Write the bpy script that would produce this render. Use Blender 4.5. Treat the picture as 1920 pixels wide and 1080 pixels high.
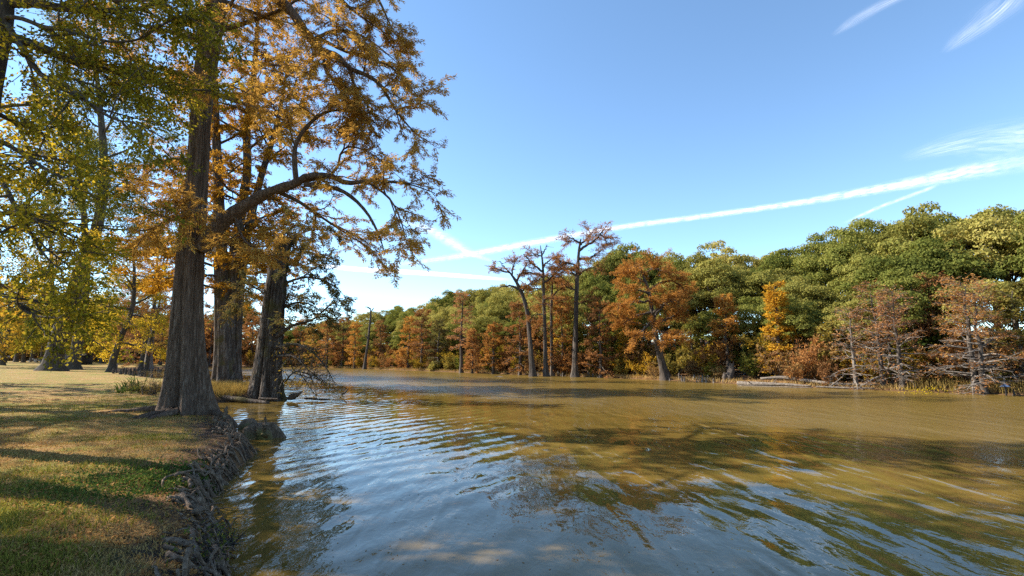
import bpy, math, random
import numpy as np
from mathutils import Vector

# ------------------------------------------------------------------ camera, sky, sun, exposure
scene = bpy.context.scene
for o in list(bpy.data.objects):
    bpy.data.objects.remove(o)
COL = scene.collection
F, CX, CY = 960.0, 960.0, 540.0            # focal length and centre in pixels of the 1920 x 1080 photograph
PITCH = math.atan(130.0 / F)
CAM = np.array([0.0, 0.0, 2.3])
cam_data = bpy.data.cameras.new('camera')
cam_data.sensor_width = 36.0
cam_data.lens = 18.0
cam_data.clip_start = 0.05
cam_data.clip_end = 60000.0
cam = bpy.data.objects.new('camera', cam_data)
cam.location = CAM
cam.rotation_euler = (math.pi / 2 + PITCH, 0, 0)
COL.objects.link(cam)
scene.camera = cam

SUN_EL = math.radians(37.0)
SUN_AZ = math.radians(-77.0)               # from +Y, clockwise: the sun stands to the left, a little ahead
SUN_DIR = Vector((math.sin(SUN_AZ) * math.cos(SUN_EL), math.cos(SUN_AZ) * math.cos(SUN_EL), math.sin(SUN_EL)))
world = bpy.data.worlds.new('World')
scene.world = world
world.use_nodes = True
wn = world.node_tree
sky = wn.nodes.new('ShaderNodeTexSky')
sky.sky_type = 'NISHITA'
sky.sun_disc = False
sky.sun_elevation = SUN_EL
sky.sun_rotation = SUN_AZ
sky.altitude = 100.0
sky.air_density = 0.75
sky.dust_density = 0.0
sky.ozone_density = 1.0
wn.nodes['Background'].inputs['Strength'].default_value = 0.132
tint = wn.nodes.new('ShaderNodeMix')
tint.data_type = 'RGBA'
tint.blend_type = 'MULTIPLY'
tint.inputs[0].default_value = 1.0
tint.inputs[7].default_value = (0.88, 1.01, 1.02, 1.0)          # clear autumn air, a little more azure
wn.links.new(sky.outputs[0], tint.inputs[6])
wn.links.new(tint.outputs[2], wn.nodes['Background'].inputs['Color'])
sun_data = bpy.data.lights.new('sun', 'SUN')
sun_data.energy = 5.0
sun_data.angle = math.radians(0.53)
sun_data.color = (1.0, 0.93, 0.82)
sun = bpy.data.objects.new('sun', sun_data)
sun.rotation_euler = (-SUN_DIR).to_track_quat('-Z', 'Y').to_euler()
COL.objects.link(sun)
scene.view_settings.view_transform = 'Standard'
scene.view_settings.look = 'None'
scene.view_settings.exposure = 1.32
scene.view_settings.gamma = 1.0
scene.view_settings.use_curve_mapping = False
cy = scene.cycles
cy.use_denoising = False
cy.max_bounces = 7
cy.diffuse_bounces = 4
cy.glossy_bounces = 3
cy.transmission_bounces = 4
cy.transparent_max_bounces = 8
cy.caustics_reflective = False
cy.caustics_refractive = False
cy.sample_clamp_indirect = 6.0

# ------------------------------------------------------------------ pixel rays (to find where things stand)
def ray(u, v):
    a = (u - CX) / F
    b = (CY - v) / F
    s, c = math.sin(PITCH), math.cos(PITCH)
    return np.array([a, c - b * s, s + b * c])

def at(u, v, y):                            # the point at depth y
    r = ray(u, v)
    return CAM + r * (y / r[1])

def atz(u, v, z):                           # the point at height z
    r = ray(u, v)
    return CAM + r * ((z - CAM[2]) / r[2])

def upix(x, y):                             # column of a place at eye level
    return CX + F * x / (y * math.cos(PITCH))

# ------------------------------------------------------------------ the lie of the land
LEFT_SHORE = [(60, -75), (40, -45), (14, -16), (6, -6), (1.7, -0.3), (-1.2, 3.0), (-2.5, 5.0), (-3.5, 6.5), (-4.5, 8.0), (-5.1, 9.5),
              (-5.7, 11.0), (-6.3, 12.6), (-7.6, 14.2), (-8.2, 15.6), (-9.2, 17.2), (-10.2, 18.6), (-11.4, 20.6), (-13.4, 22.4), (-15.4, 24.4),
              (-15.2, 26.6), (-13.6, 27.6), (-13.2, 29.0), (-15.5, 31.0), (-19.0, 34.0), (-21.5, 38.0), (-22.0, 42.0), (-25.0, 45.0),
              (-31.0, 47.0), (-38.0, 54.0), (-45.0, 62.0), (-56.0, 74.0), (-68.0, 92.0), (-76.0, 110.0), (-76.0, 120.0)]
FAR_SHORE = [(-66, 127), (-51, 122), (-35, 110), (-19, 92), (-7.4, 79), (2.8, 67), (7.9, 62.5), (15.3, 52.6), (19.8, 44.5), (26.6, 35.5),
             (29.8, 32.8), (31.5, 30.0), (36, 24), (48, 12), (70, -10), (95, -40), (110, -90)]
POLY = np.array(LEFT_SHORE + FAR_SHORE, float)
NL = len(LEFT_SHORE)

def shore(P):
    """signed distance to the water's edge (land positive) and whether the far shore is nearest"""
    P = np.atleast_2d(np.asarray(P, float))[:, :2]
    n = len(P)
    if n < 300:
        A, B = POLY, np.roll(POLY, -1, axis=0)
        ab = B - A
        ap = P[:, None] - A[None]
        t = np.clip((ap * ab).sum(2) / (ab * ab).sum(1), 0, 1)
        dd = ((ap - t[..., None] * ab) ** 2).sum(2)
        k = dd.argmin(1)
        cond = (A[:, 1] > P[:, 1:2]) != (B[:, 1] > P[:, 1:2])
        dy = np.where(ab[:, 1] == 0, 1e-9, ab[:, 1])
        xx = ab[:, 0] * (P[:, 1:2] - A[:, 1]) / dy + A[:, 0]
        ins = ((cond & (P[:, 0:1] < xx)).sum(1) % 2) == 1
        d = np.sqrt(dd[np.arange(n), k])
        return np.where(ins, -d, d), k >= NL - 1
    best = np.full(n, 1e18)
    far = np.zeros(n, bool)
    inside = np.zeros(n, bool)
    A = POLY
    B = np.roll(POLY, -1, axis=0)
    for i in range(len(A)):
        a, b = A[i], B[i]
        ab = b - a
        t = np.clip(((P - a) @ ab) / (ab @ ab), 0, 1)
        d = np.sum((P - a - t[:, None] * ab) ** 2, axis=1)
        m = d < best
        best[m] = d[m]
        far[m] = i >= NL - 1
        cond = (a[1] > P[:, 1]) != (b[1] > P[:, 1])
        with np.errstate(divide='ignore', invalid='ignore'):
            xx = (b[0] - a[0]) * (P[:, 1] - a[1]) / (b[1] - a[1] if b[1] != a[1] else 1e-9) + a[0]
        inside ^= cond & (P[:, 0] < xx)
    d = np.sqrt(best)
    d[inside] *= -1
    return d, far

def smooth_noise(x, y, seed=0):
    r = np.random.RandomState(seed)
    z = 0.0
    for k in range(7):
        a = r.uniform(0, 2 * math.pi)
        f = r.uniform(0.6, 1.6)
        z = z + np.sin((x * math.cos(a) + y * math.sin(a)) * f + r.uniform(0, 6.28))
    return z / 7.0 * 1.6

def ground_z(P):
    P = np.atleast_2d(np.asarray(P, float))
    d, far = shore(P)
    x, y = P[:, 0], P[:, 1]
    edge = d + 0.16 * smooth_noise(x * 1.7, y * 1.7, 3) * (np.abs(d) < 3) + 0.10 * smooth_noise(x * 5, y * 5, 4) * (np.abs(d) < 2)
    zl = np.interp(edge, [-12, -2, -0.4, 0, 0.14, 0.45, 1.5, 6, 30, 80, 300, 1500], [-1.8, -0.8, -0.3, 0.0, 0.22, 0.40, 0.50, 0.60, 1.10, 1.25, 1.6, 6])
    zf = np.interp(edge, [-12, -2, 0, 0.3, 2, 8, 14, 25, 45, 90, 300, 1500], [-1.8, -0.5, 0, 0.12, 0.28, 0.9, 2.0, 4.0, 5.6, 7, 9, 20])
    z = np.where(far, zf, zl)
    land = np.clip(d / 2.0, 0, 1)
    z = z + land * (0.05 * smooth_noise(x * 0.45, y * 0.45, 7) + 0.022 * smooth_noise(x * 1.9, y * 1.9, 8)) + 0.02 * smooth_noise(x * 8, y * 8, 9) * (d > -0.3) * (d < 4) * (y < 40)
    return z

def gz(x, y):
    return float(ground_z([[x, y]])[0])

# ------------------------------------------------------------------ mesh collecting
class MB:
    def __init__(self):
        self.v, self.f3, self.f4, self.n = [], [], [], 0
    def add(self, V, F3=None, F4=None):
        V = np.asarray(V, float).reshape(-1, 3)
        self.v.append(V)
        if F3 is not None and len(F3):
            self.f3.append(np.asarray(F3, int).reshape(-1, 3) + self.n)
        if F4 is not None and len(F4):
            self.f4.append(np.asarray(F4, int).reshape(-1, 4) + self.n)
        self.n += len(V)
        return self
    def mesh(self, name, mat, smooth=True):
        V = np.concatenate(self.v)
        f3 = np.concatenate(self.f3) if self.f3 else np.zeros((0, 3), int)
        f4 = np.concatenate(self.f4) if self.f4 else np.zeros((0, 4), int)
        me = bpy.data.meshes.new(name)
        me.vertices.add(len(V))
        me.vertices.foreach_set('co', V.astype(np.float32).ravel())
        idx = np.concatenate([f3.ravel(), f4.ravel()])
        me.loops.add(len(idx))
        me.loops.foreach_set('vertex_index', idx.astype(np.int32))
        me.polygons.add(len(f3) + len(f4))
        st = np.concatenate([np.arange(len(f3)) * 3, len(f3) * 3 + np.arange(len(f4)) * 4])
        me.polygons.foreach_set('loop_start', st.astype(np.int32))
        if smooth:
            me.polygons.foreach_set('use_smooth', np.ones(len(f3) + len(f4), bool))
        me.update(calc_edges=True)
        me.materials.append(mat)
        return me
    def build(self, name, mat, parent=None, smooth=True):
        o = bpy.data.objects.new(name, self.mesh(name, mat, smooth))
        COL.objects.link(o)
        if parent is not None:
            o.parent = parent
            o.matrix_parent_inverse.identity()
            o.location = -Vector(parent['_base']) if '_base' in parent else (0, 0, 0)
        return o

def tag(o, label=None, cat=None, group=None, kind=None):
    if label: o['label'] = label
    if cat: o['category'] = cat
    if group: o['group'] = group
    if kind: o['kind'] = kind
    return o

def thing(name, base, label, cat, group=None):
    """an Empty at the base of a thing; its parts are modelled in world space and hung under it"""
    o = bpy.data.objects.new(name, None)
    o.empty_display_size = 0.3
    o.location = [float(c) for c in base]
    o['_base'] = [float(c) for c in base]
    COL.objects.link(o)
    return tag(o, label, cat, group)

def done(o):
    if '_base' in o: del o['_base']
    return o

def copy_tree(src, loc, rotz, scale, label, group=None):
    r = src.copy()
    COL.objects.link(r)
    r.location = loc
    r.rotation_euler = (0, 0, rotz)
    r.scale = scale
    r['label'] = label
    if group: r['group'] = group
    for ch in src.children:
        c = ch.copy()
        COL.objects.link(c)
        c.parent = r
        for g in ch.children:
            e = g.copy()
            COL.objects.link(e)
            e.parent = c
    return r

def unit(a):
    a = np.asarray(a, float)
    return a / np.maximum(np.linalg.norm(a, axis=-1, keepdims=True), 1e-9)

def tube(mb, pts, rad, sides=6, cap=True):
    pts = np.asarray(pts, float)
    n = len(pts)
    rad = np.asarray(rad, float)
    T = unit(np.gradient(pts, axis=0))
    ref = np.array([0.0, 0.0, 1.0]) if abs(T[0][2]) < 0.8 else np.array([1.0, 0.0, 0.0])
    N = unit(np.cross(T, ref))
    B = np.cross(T, N)
    a = np.arange(sides) * (2 * math.pi / sides)
    V = pts[:, None] + rad[:, None, None] * (N[:, None] * np.cos(a)[None, :, None] + B[:, None] * np.sin(a)[None, :, None])
    i = np.arange(n - 1)[:, None] * sides
    j = np.arange(sides)[None]
    k = (j + 1) % sides
    F4 = np.stack([i + j, i + k, i + k + sides, i + j + sides], -1).reshape(-1, 4)
    V = V.reshape(-1, 3)
    F3 = None
    if cap:
        V = np.vstack([V, pts[0], pts[-1]])
        a0, a1 = n * sides, n * sides + 1
        jj = np.arange(sides)
        kk = (jj + 1) % sides
        F3 = np.vstack([np.stack([np.full(sides, a0), kk, jj], 1), np.stack([np.full(sides, a1), jj + (n - 1) * sides, kk + (n - 1) * sides], 1)])
    mb.add(V, F3, F4)

def spline(P, n):
    """smooth curve through control points (any number of columns)"""
    P = np.asarray(P, float)
    if len(P) < 3:
        t = np.linspace(0, 1, n)[:, None]
        return P[0] * (1 - t) + P[-1] * t
    Q = np.vstack([2 * P[0] - P[1], P, 2 * P[-1] - P[-2]])
    seg = np.linspace(0, len(P) - 1 - 1e-6, n)
    i = seg.astype(int)
    t = (seg - i)[:, None]
    a, b, c, d = Q[i], Q[i + 1], Q[i + 2], Q[i + 3]
    return 0.5 * (2 * b + (c - a) * t + (2 * a - 5 * b + 4 * c - d) * t ** 2 + (3 * b - 3 * c + d - a) * t ** 3)

def trunk(mb, pts, rad, sides=24, flare=1.0, flare_h=1.5, flutes=0.18, rough=0.03, rng=None, cap_top=True, nz=40, ridge=0.0):
    """tapered bole with a fluted, flaring foot; pts run from the ground up"""
    rng = rng or np.random.RandomState(1)
    P = spline(np.column_stack([pts, rad]), nz)
    C, R = P[:, :3], P[:, 3]
    base_z = C[0, 2]
    h = C[:, 2] - base_z
    T = unit(np.gradient(C, axis=0))
    N = unit(np.cross(T, np.array([0, 1.0, 0])))
    B = np.cross(T, N)
    a = np.arange(sides) * (2 * math.pi / sides)
    k1, k2 = rng.randint(5, 8), rng.randint(8, 12)
    ph = rng.uniform(0, 6.28, 4)
    fl = np.exp(-h / flare_h)[:, None]
    lob = 0.65 * np.cos(k1 * a + ph[0] + 0.5 * np.sin(2 * a + ph[3])) + 0.35 * np.cos(k2 * a + ph[1])
    lob = np.where(lob > 0, lob, lob * 1.5)[None]
    rr = R[:, None] * (1 + flare * fl ** 1.6 + flutes * (0.18 + fl) * lob + rough * rng.normal(0, 1, (len(C), sides)) * 0.5
                       + rough * np.sin(3 * a[None] + h[:, None] * 0.7 + ph[2]))
    if ridge:
        rd = rng.normal(0, 1, (1, sides))
        drift = np.array([np.interp((np.arange(sides) + 0.35 * math.sin(z * 0.8) * 2 + 0.25 * z) % sides, np.arange(sides), rd[0]) for z in h])
        rr = rr + ridge * drift
    V = C[:, None] + rr[:, :, None] * (N[:, None] * np.cos(a)[None, :, None] + B[:, None] * np.sin(a)[None, :, None])
    n = len(C)
    i = np.arange(n - 1)[:, None] * sides
    j = np.arange(sides)[None]
    k = (j + 1) % sides
    F4 = np.stack([i + j, i + k, i + k + sides, i + j + sides], -1).reshape(-1, 4)
    V = V.reshape(-1, 3)
    jj = np.arange(sides)
    kk = (jj + 1) % sides
    V = np.vstack([V, C[-1]])
    mb.add(V, np.stack([np.full(sides, n * sides), jj + (n - 1) * sides, kk + (n - 1) * sides], 1), F4)

def leaf_quads(mb, P, D, L, W, rng, up=0.6):
    """rhombic leaf faces: anchors P, directions D, lengths L, widths W; up = how level they lie"""
    n = len(P)
    D = unit(D)
    U = unit(rng.normal(0, 1, (n, 3)) * (1 - up) + np.array([0, 0, 1.0]) * up)
    S = unit(np.cross(D, U))
    L = np.broadcast_to(np.asarray(L, float), (n,))[:, None]
    W = np.broadcast_to(np.asarray(W, float), (n,))[:, None]
    m = P + D * L * 0.5
    V = np.stack([P, m + S * W * 0.5, P + D * L, m - S * W * 0.5], 1).reshape(-1, 3)
    mb.add(V, None, np.arange(4 * n).reshape(n, 4))

def wobble_line(p0, d, length, n, rng, wob=0.15, droop=0.0, lift=0.0):
    d = unit(d)
    pts = [np.asarray(p0, float)]
    step = length / (n - 1)
    for i in range(n - 1):
        d = unit(d + rng.normal(0, wob, 3) + np.array([0, 0, lift - droop]))
        pts.append(pts[-1] + d * step)
    return np.array(pts)

def ramify(limbs, rng, n, length, flat=0.7, tmin=0.25, wob=0.15, droop=0.04, npts=5, rmax=0.03, rmin=0.005, ang=(35, 70), forward=1.0):
    """side branches on polylines; limbs = [(pts, rad)]"""
    out = []
    for pts, rad in limbs:
        m = len(pts)
        seg = np.linalg.norm(pts[-1] - pts[0])
        cnt = n if isinstance(n, int) else max(2, int(n * seg))
        side = 1
        for i in range(cnt):
            t = tmin + (1 - tmin) * (i + rng.uniform(0.1, 0.9)) / cnt
            x = t * (m - 1)
            k = min(int(x), m - 2)
            p = pts[k] + (pts[k + 1] - pts[k]) * (x - k)
            tan = unit(pts[k + 1] - pts[k])
            r = rad[k] + (rad[k + 1] - rad[k]) * (x - k)
            perp = unit(np.cross(tan, [0, 0, 1.0]) + 1e-6) * side
            side = -side
            perp = unit(perp * flat + rng.normal(0, 1, 3) * (1 - flat))
            a = math.radians(rng.uniform(*ang))
            d = tan * math.cos(a) * forward + perp * math.sin(a)
            ln = length * (1.15 - 0.55 * t) * rng.uniform(0.6, 1.3)
            q = wobble_line(p, d, ln, npts, rng, wob, droop)
            r0 = min(r * 0.7, rmax)
            out.append((q, np.linspace(r0, rmin, npts)))
    return out

def sample_on(branches, per_m, rng, tmin=0.15):
    P, D = [], []
    for pts, rad in branches:
        seg = np.linalg.norm(np.diff(pts, axis=0), axis=1).sum()
        k = rng.poisson(max(seg * per_m, 0.01))
        if k == 0:
            continue
        t = rng.uniform(tmin, 1, k) * (len(pts) - 1)
        i = np.minimum(t.astype(int), len(pts) - 2)
        f = (t - i)[:, None]
        P.append(pts[i] * (1 - f) + pts[i + 1] * f)
        D.append(unit(pts[i + 1] - pts[i]))
    if not P:
        return np.zeros((0, 3)), np.zeros((0, 3))
    return np.concatenate(P), np.concatenate(D)

def feather(mb, branches, per_m, L, W, rng, up=0.55, spread=1.0, drop=0.15, tmin=0.15, puff=0.0):
    """cypress sprays: narrow leaflets standing off both sides of the twigs"""
    P, D = sample_on(branches, per_m, rng, tmin)
    n = len(P)
    if n == 0:
        return
    side = unit(np.cross(D, np.array([0, 0, 1.0])) + 1e-6) * np.where(rng.rand(n) < 0.5, -1, 1)[:, None]
    d = D * rng.uniform(0.3, 1.0, (n, 1)) + side * spread * rng.uniform(0.3, 1.0, (n, 1)) + rng.normal(0, 0.35, (n, 3)) + np.array([0, 0, -drop])
    P = P + rng.normal(0, 1, (n, 3)) * puff
    leaf_quads(mb, P, d, L * rng.uniform(0.6, 1.3, n), W * rng.uniform(0.7, 1.3, n), rng, up)

# ------------------------------------------------------------------ materials
def new_mat(name):
    m = bpy.data.materials.new(name)
    m.use_nodes = True
    nt = m.node_tree
    for x in list(nt.nodes):
        nt.nodes.remove(x)
    out = nt.nodes.new('ShaderNodeOutputMaterial')
    return m, nt, out

def N(nt, kind, **inp):
    n = nt.nodes.new(kind)
    for k, v in inp.items():
        key = k.replace('_', ' ')
        if key in n.inputs:
            n.inputs[key].default_value = v
        else:
            setattr(n, k, v)
    return n

def ramp(nt, src, stops, interp='LINEAR'):
    r = nt.nodes.new('ShaderNodeValToRGB')
    r.color_ramp.interpolation = interp
    el = r.color_ramp.elements
    while len(el) < len(stops):
        el.new(0.5)
    for e, (p, c) in zip(el, stops):
        e.position = p
        e.color = (c[0], c[1], c[2], 1) if not isinstance(c, (int, float)) else (c, c, c, 1)
    nt.links.new(src, r.inputs[0])
    return r.outputs[0]

def mixc(nt, fac, a, b, mode='MIX'):
    m = nt.nodes.new('ShaderNodeMix')
    m.data_type = 'RGBA'
    m.blend_type = mode
    for s, v in ((0, fac), (6, a), (7, b)):
        if hasattr(v, 'links'):
            nt.links.new(v, m.inputs[s])
        else:
            m.inputs[s].default_value = v if s == 0 or len(v) == 4 else (*v, 1)
    return m.outputs[2]

def math_node(nt, op, a, b=None, clamp=False):
    m = nt.nodes.new('ShaderNodeMath')
    m.operation = op
    m.use_clamp = clamp
    for i, v in enumerate((a, b)):
        if v is None: continue
        if hasattr(v, 'links'):
            nt.links.new(v, m.inputs[i])
        else:
            m.inputs[i].default_value = v
    return m.outputs[0]

def leaf_mat(name, cols, transl=0.35, clump=0.35, hue=0.5):
    """foliage: each leaf its own tone, clumps and whole trees vary; thin leaves let light through"""
    m, nt, out = new_mat(name)
    geo = N(nt, 'ShaderNodeNewGeometry')
    oi = N(nt, 'ShaderNodeObjectInfo')
    tc = N(nt, 'ShaderNodeTexCoord')
    nz = N(nt, 'ShaderNodeTexNoise', Scale=clump, Detail=2.0)
    nt.links.new(geo.outputs['Position'], nz.inputs['Vector'])
    a = math_node(nt, 'MULTIPLY', geo.outputs['Random Per Island'], 0.55)
    b = math_node(nt, 'MULTIPLY_ADD', nz.outputs[0], 0.9)
    nt.nodes[-1].inputs[2].default_value = -0.25
    c = math_node(nt, 'MULTIPLY_ADD', oi.outputs['Random'], hue)
    nt.nodes[-1].inputs[2].default_value = -hue / 2
    s = math_node(nt, 'ADD', math_node(nt, 'ADD', a, b), c, True)
    k = len(cols)
    col = ramp(nt, s, [(i / (k - 1), cc) for i, cc in enumerate(cols)])
    d = N(nt, 'ShaderNodeBsdfDiffuse')
    t = N(nt, 'ShaderNodeBsdfTranslucent')
    nt.links.new(col, d.inputs[0])
    nt.links.new(mixc(nt, 1.0, col, (1.0, 0.92, 0.7), 'MULTIPLY'), t.inputs[0])
    mx = N(nt, 'ShaderNodeMixShader')
    mx.inputs[0].default_value = transl
    nt.links.new(d.outputs[0], mx.inputs[1])
    nt.links.new(t.outputs[0], mx.inputs[2])
    nt.links.new(mx.outputs[0], out.inputs[0])
    return m

def bark_mat(name, dark, mid, light, scale=5.0, stretch=0.12, bump=0.6, moss=None, dist=0.03):
    m, nt, out = new_mat(name)
    tc = N(nt, 'ShaderNodeTexCoord')
    mp = N(nt, 'ShaderNodeMapping')
    mp.inputs['Scale'].default_value = (1, 1, stretch)
    nt.links.new(tc.outputs['Object'], mp.inputs[0])
    n1 = N(nt, 'ShaderNodeTexNoise', Scale=scale, Detail=6.0, Roughness=0.65)
    n2 = N(nt, 'ShaderNodeTexNoise', Scale=scale * 3.2, Detail=4.0, Roughness=0.7)
    n3 = N(nt, 'ShaderNodeTexNoise', Scale=0.9, Detail=3.0)
    nt.links.new(mp.outputs[0], n1.inputs[0])
    nt.links.new(mp.outputs[0], n2.inputs[0])
    nt.links.new(tc.outputs['Object'], n3.inputs[0])
    s = math_node(nt, 'MULTIPLY_ADD', n2.outputs[0], 0.5)
    nt.nodes[-1].inputs[2].default_value = 0.0
    h = math_node(nt, 'ADD', math_node(nt, 'MULTIPLY', n1.outputs[0], 0.55), s)
    col = ramp(nt, h, [(0.38, dark), (0.53, mid), (0.68, light)])
    col = mixc(nt, math_node(nt, 'MULTIPLY', n3.outputs[0], 0.5), col, mid)
    if moss:
        f = ramp(nt, n3.outputs[0], [(0.52, 0.0), (0.66, 0.75)])
        col = mixc(nt, f, col, moss)
    b = N(nt, 'ShaderNodeBsdfPrincipled', Roughness=0.9)
    b.inputs['Specular IOR Level'].default_value = 0.15
    nt.links.new(col, b.inputs['Base Color'])
    bp = N(nt, 'ShaderNodeBump', Strength=bump, Distance=dist)
    nt.links.new(h, bp.inputs['Height'])
    nt.links.new(bp.outputs[0], b.inputs['Normal'])
    nt.links.new(b.outputs[0], out.inputs[0])
    return m

M = {}
M['bark_cypress'] = bark_mat('bark_cypress', (0.025, 0.017, 0.012), (0.115, 0.077, 0.053), (0.30, 0.23, 0.175), 15.0, 0.05, 1.0, dist=0.06)
M['bark_old'] = bark_mat('bark_old', (0.012, 0.009, 0.007), (0.075, 0.055, 0.042), (0.33, 0.285, 0.24), 7.0, 0.13, 1.0, moss=(0.085, 0.07, 0.02), dist=0.09)
M['bark_oak'] = bark_mat('bark_oak', (0.02, 0.016, 0.012), (0.075, 0.06, 0.045), (0.17, 0.14, 0.11), 6.0, 0.2, 1.0)
M['bark_far'] = bark_mat('bark_far', (0.02, 0.016, 0.013), (0.08, 0.063, 0.05), (0.20, 0.165, 0.135), 5.0, 0.09, 1.0, dist=0.08)
M['bark_pale'] = bark_mat('bark_pale', (0.07, 0.058, 0.048), (0.18, 0.152, 0.128), (0.34, 0.295, 0.25), 5.0, 0.1, 1.0, dist=0.06)
M['driftwood'] = bark_mat('driftwood', (0.04, 0.033, 0.027), (0.16, 0.13, 0.104), (0.36, 0.305, 0.25), 6.0, 1.0, 1.0, dist=0.06)
M['root'] = bark_mat('root', (0.025, 0.017, 0.012), (0.145, 0.10, 0.067), (0.36, 0.27, 0.19), 14.0, 0.6, 1.0)
M['stump'] = bark_mat('stump', (0.02, 0.014, 0.01), (0.125, 0.085, 0.055), (0.31, 0.23, 0.155), 11.0, 0.4, 1.0, moss=(0.11, 0.11, 0.025))

M['cyp_gold'] = leaf_mat('cyp_gold', [(0.24, 0.12, 0.02), (0.46, 0.25, 0.03), (0.64, 0.37, 0.04), (0.70, 0.47, 0.06)], 0.52, 0.5)
M['cyp_orange'] = leaf_mat('cyp_orange', [(0.17, 0.115, 0.04), (0.36, 0.21, 0.055), (0.54, 0.32, 0.075), (0.65, 0.46, 0.12)], 0.5, 0.5)
M['cyp_rust'] = leaf_mat('cyp_rust', [(0.18, 0.095, 0.045), (0.31, 0.145, 0.055), (0.42, 0.19, 0.06), (0.46, 0.28, 0.10)], 0.38, 0.4)
M['cyp_bright'] = leaf_mat('cyp_bright', [(0.24, 0.12, 0.04), (0.40, 0.185, 0.05), (0.52, 0.25, 0.055), (0.54, 0.33, 0.085)], 0.4, 0.4)
M['cyp_pink'] = leaf_mat('cyp_pink', [(0.28, 0.165, 0.095), (0.39, 0.205, 0.105), (0.44, 0.20, 0.075), (0.47, 0.30, 0.15)], 0.38, 0.4)
M['cyp_olive'] = leaf_mat('cyp_olive', [(0.05, 0.06, 0.028), (0.10, 0.10, 0.04), (0.20, 0.135, 0.045), (0.28, 0.16, 0.05)], 0.4, 0.5)
M['leaf_hill'] = leaf_mat('leaf_hill', [(0.15, 0.145, 0.035), (0.24, 0.225, 0.055), (0.34, 0.295, 0.075), (0.44, 0.365, 0.115)], 0.38, 0.16, 0.6)
M['leaf_wood'] = leaf_mat('leaf_wood', [(0.09, 0.105, 0.024), (0.15, 0.165, 0.036), (0.22, 0.22, 0.05), (0.32, 0.29, 0.075)], 0.4, 0.2, 0.5)
M['leaf_green'] = leaf_mat('leaf_green', [(0.05, 0.075, 0.018), (0.10, 0.125, 0.026), (0.19, 0.185, 0.034), (0.32, 0.25, 0.045)], 0.45, 0.25)
M['leaf_yellow'] = leaf_mat('leaf_yellow', [(0.12, 0.125, 0.018), (0.30, 0.25, 0.026), (0.54, 0.39, 0.035), (0.64, 0.42, 0.04)], 0.52, 0.45)
M['leaf_amber'] = leaf_mat('leaf_amber', [(0.13, 0.10, 0.02), (0.30, 0.21, 0.03), (0.48, 0.31, 0.035), (0.52, 0.27, 0.04)], 0.48, 0.5)
M['bush_olive'] = leaf_mat('bush_olive', [(0.08, 0.085, 0.026), (0.17, 0.15, 0.038), (0.29, 0.22, 0.05), (0.40, 0.28, 0.055)], 0.4, 0.6)
M['bush_brown'] = leaf_mat('bush_brown', [(0.13, 0.085, 0.042), (0.24, 0.14, 0.06), (0.34, 0.20, 0.07), (0.42, 0.28, 0.10)], 0.35, 0.6)
M['reed'] = leaf_mat('reed', [(0.16, 0.12, 0.035), (0.32, 0.22, 0.07), (0.44, 0.31, 0.10), (0.38, 0.30, 0.05)], 0.35, 0.7)
M['grass'] = leaf_mat('grass', [(0.085, 0.095, 0.018), (0.16, 0.16, 0.028), (0.27, 0.235, 0.045), (0.40, 0.30, 0.085)], 0.35, 0.6, 0.0)
M['straw'] = leaf_mat('straw', [(0.20, 0.13, 0.05), (0.36, 0.235, 0.085), (0.48, 0.33, 0.13), (0.40, 0.22, 0.075)], 0.3, 0.6, 0.0)
M['litter'] = leaf_mat('litter', [(0.13, 0.06, 0.025), (0.28, 0.13, 0.045), (0.40, 0.21, 0.07), (0.46, 0.29, 0.12)], 0.2, 0.8, 0.0)
M['blade'] = leaf_mat('blade', [(0.03, 0.06, 0.012), (0.06, 0.10, 0.02), (0.10, 0.14, 0.035), (0.18, 0.19, 0.05)], 0.3, 1.0)
M['flower'] = leaf_mat('flower', [(0.45, 0.30, 0.01), (0.60, 0.42, 0.01), (0.65, 0.5, 0.02)], 0.3, 1.0)

# ------------------------------------------------------------------ ground
def lines(parts):
    out = []
    for a, b, s in parts:
        out.append(np.arange(a, b, s))
    return np.unique(np.round(np.concatenate(out), 4))

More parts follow.
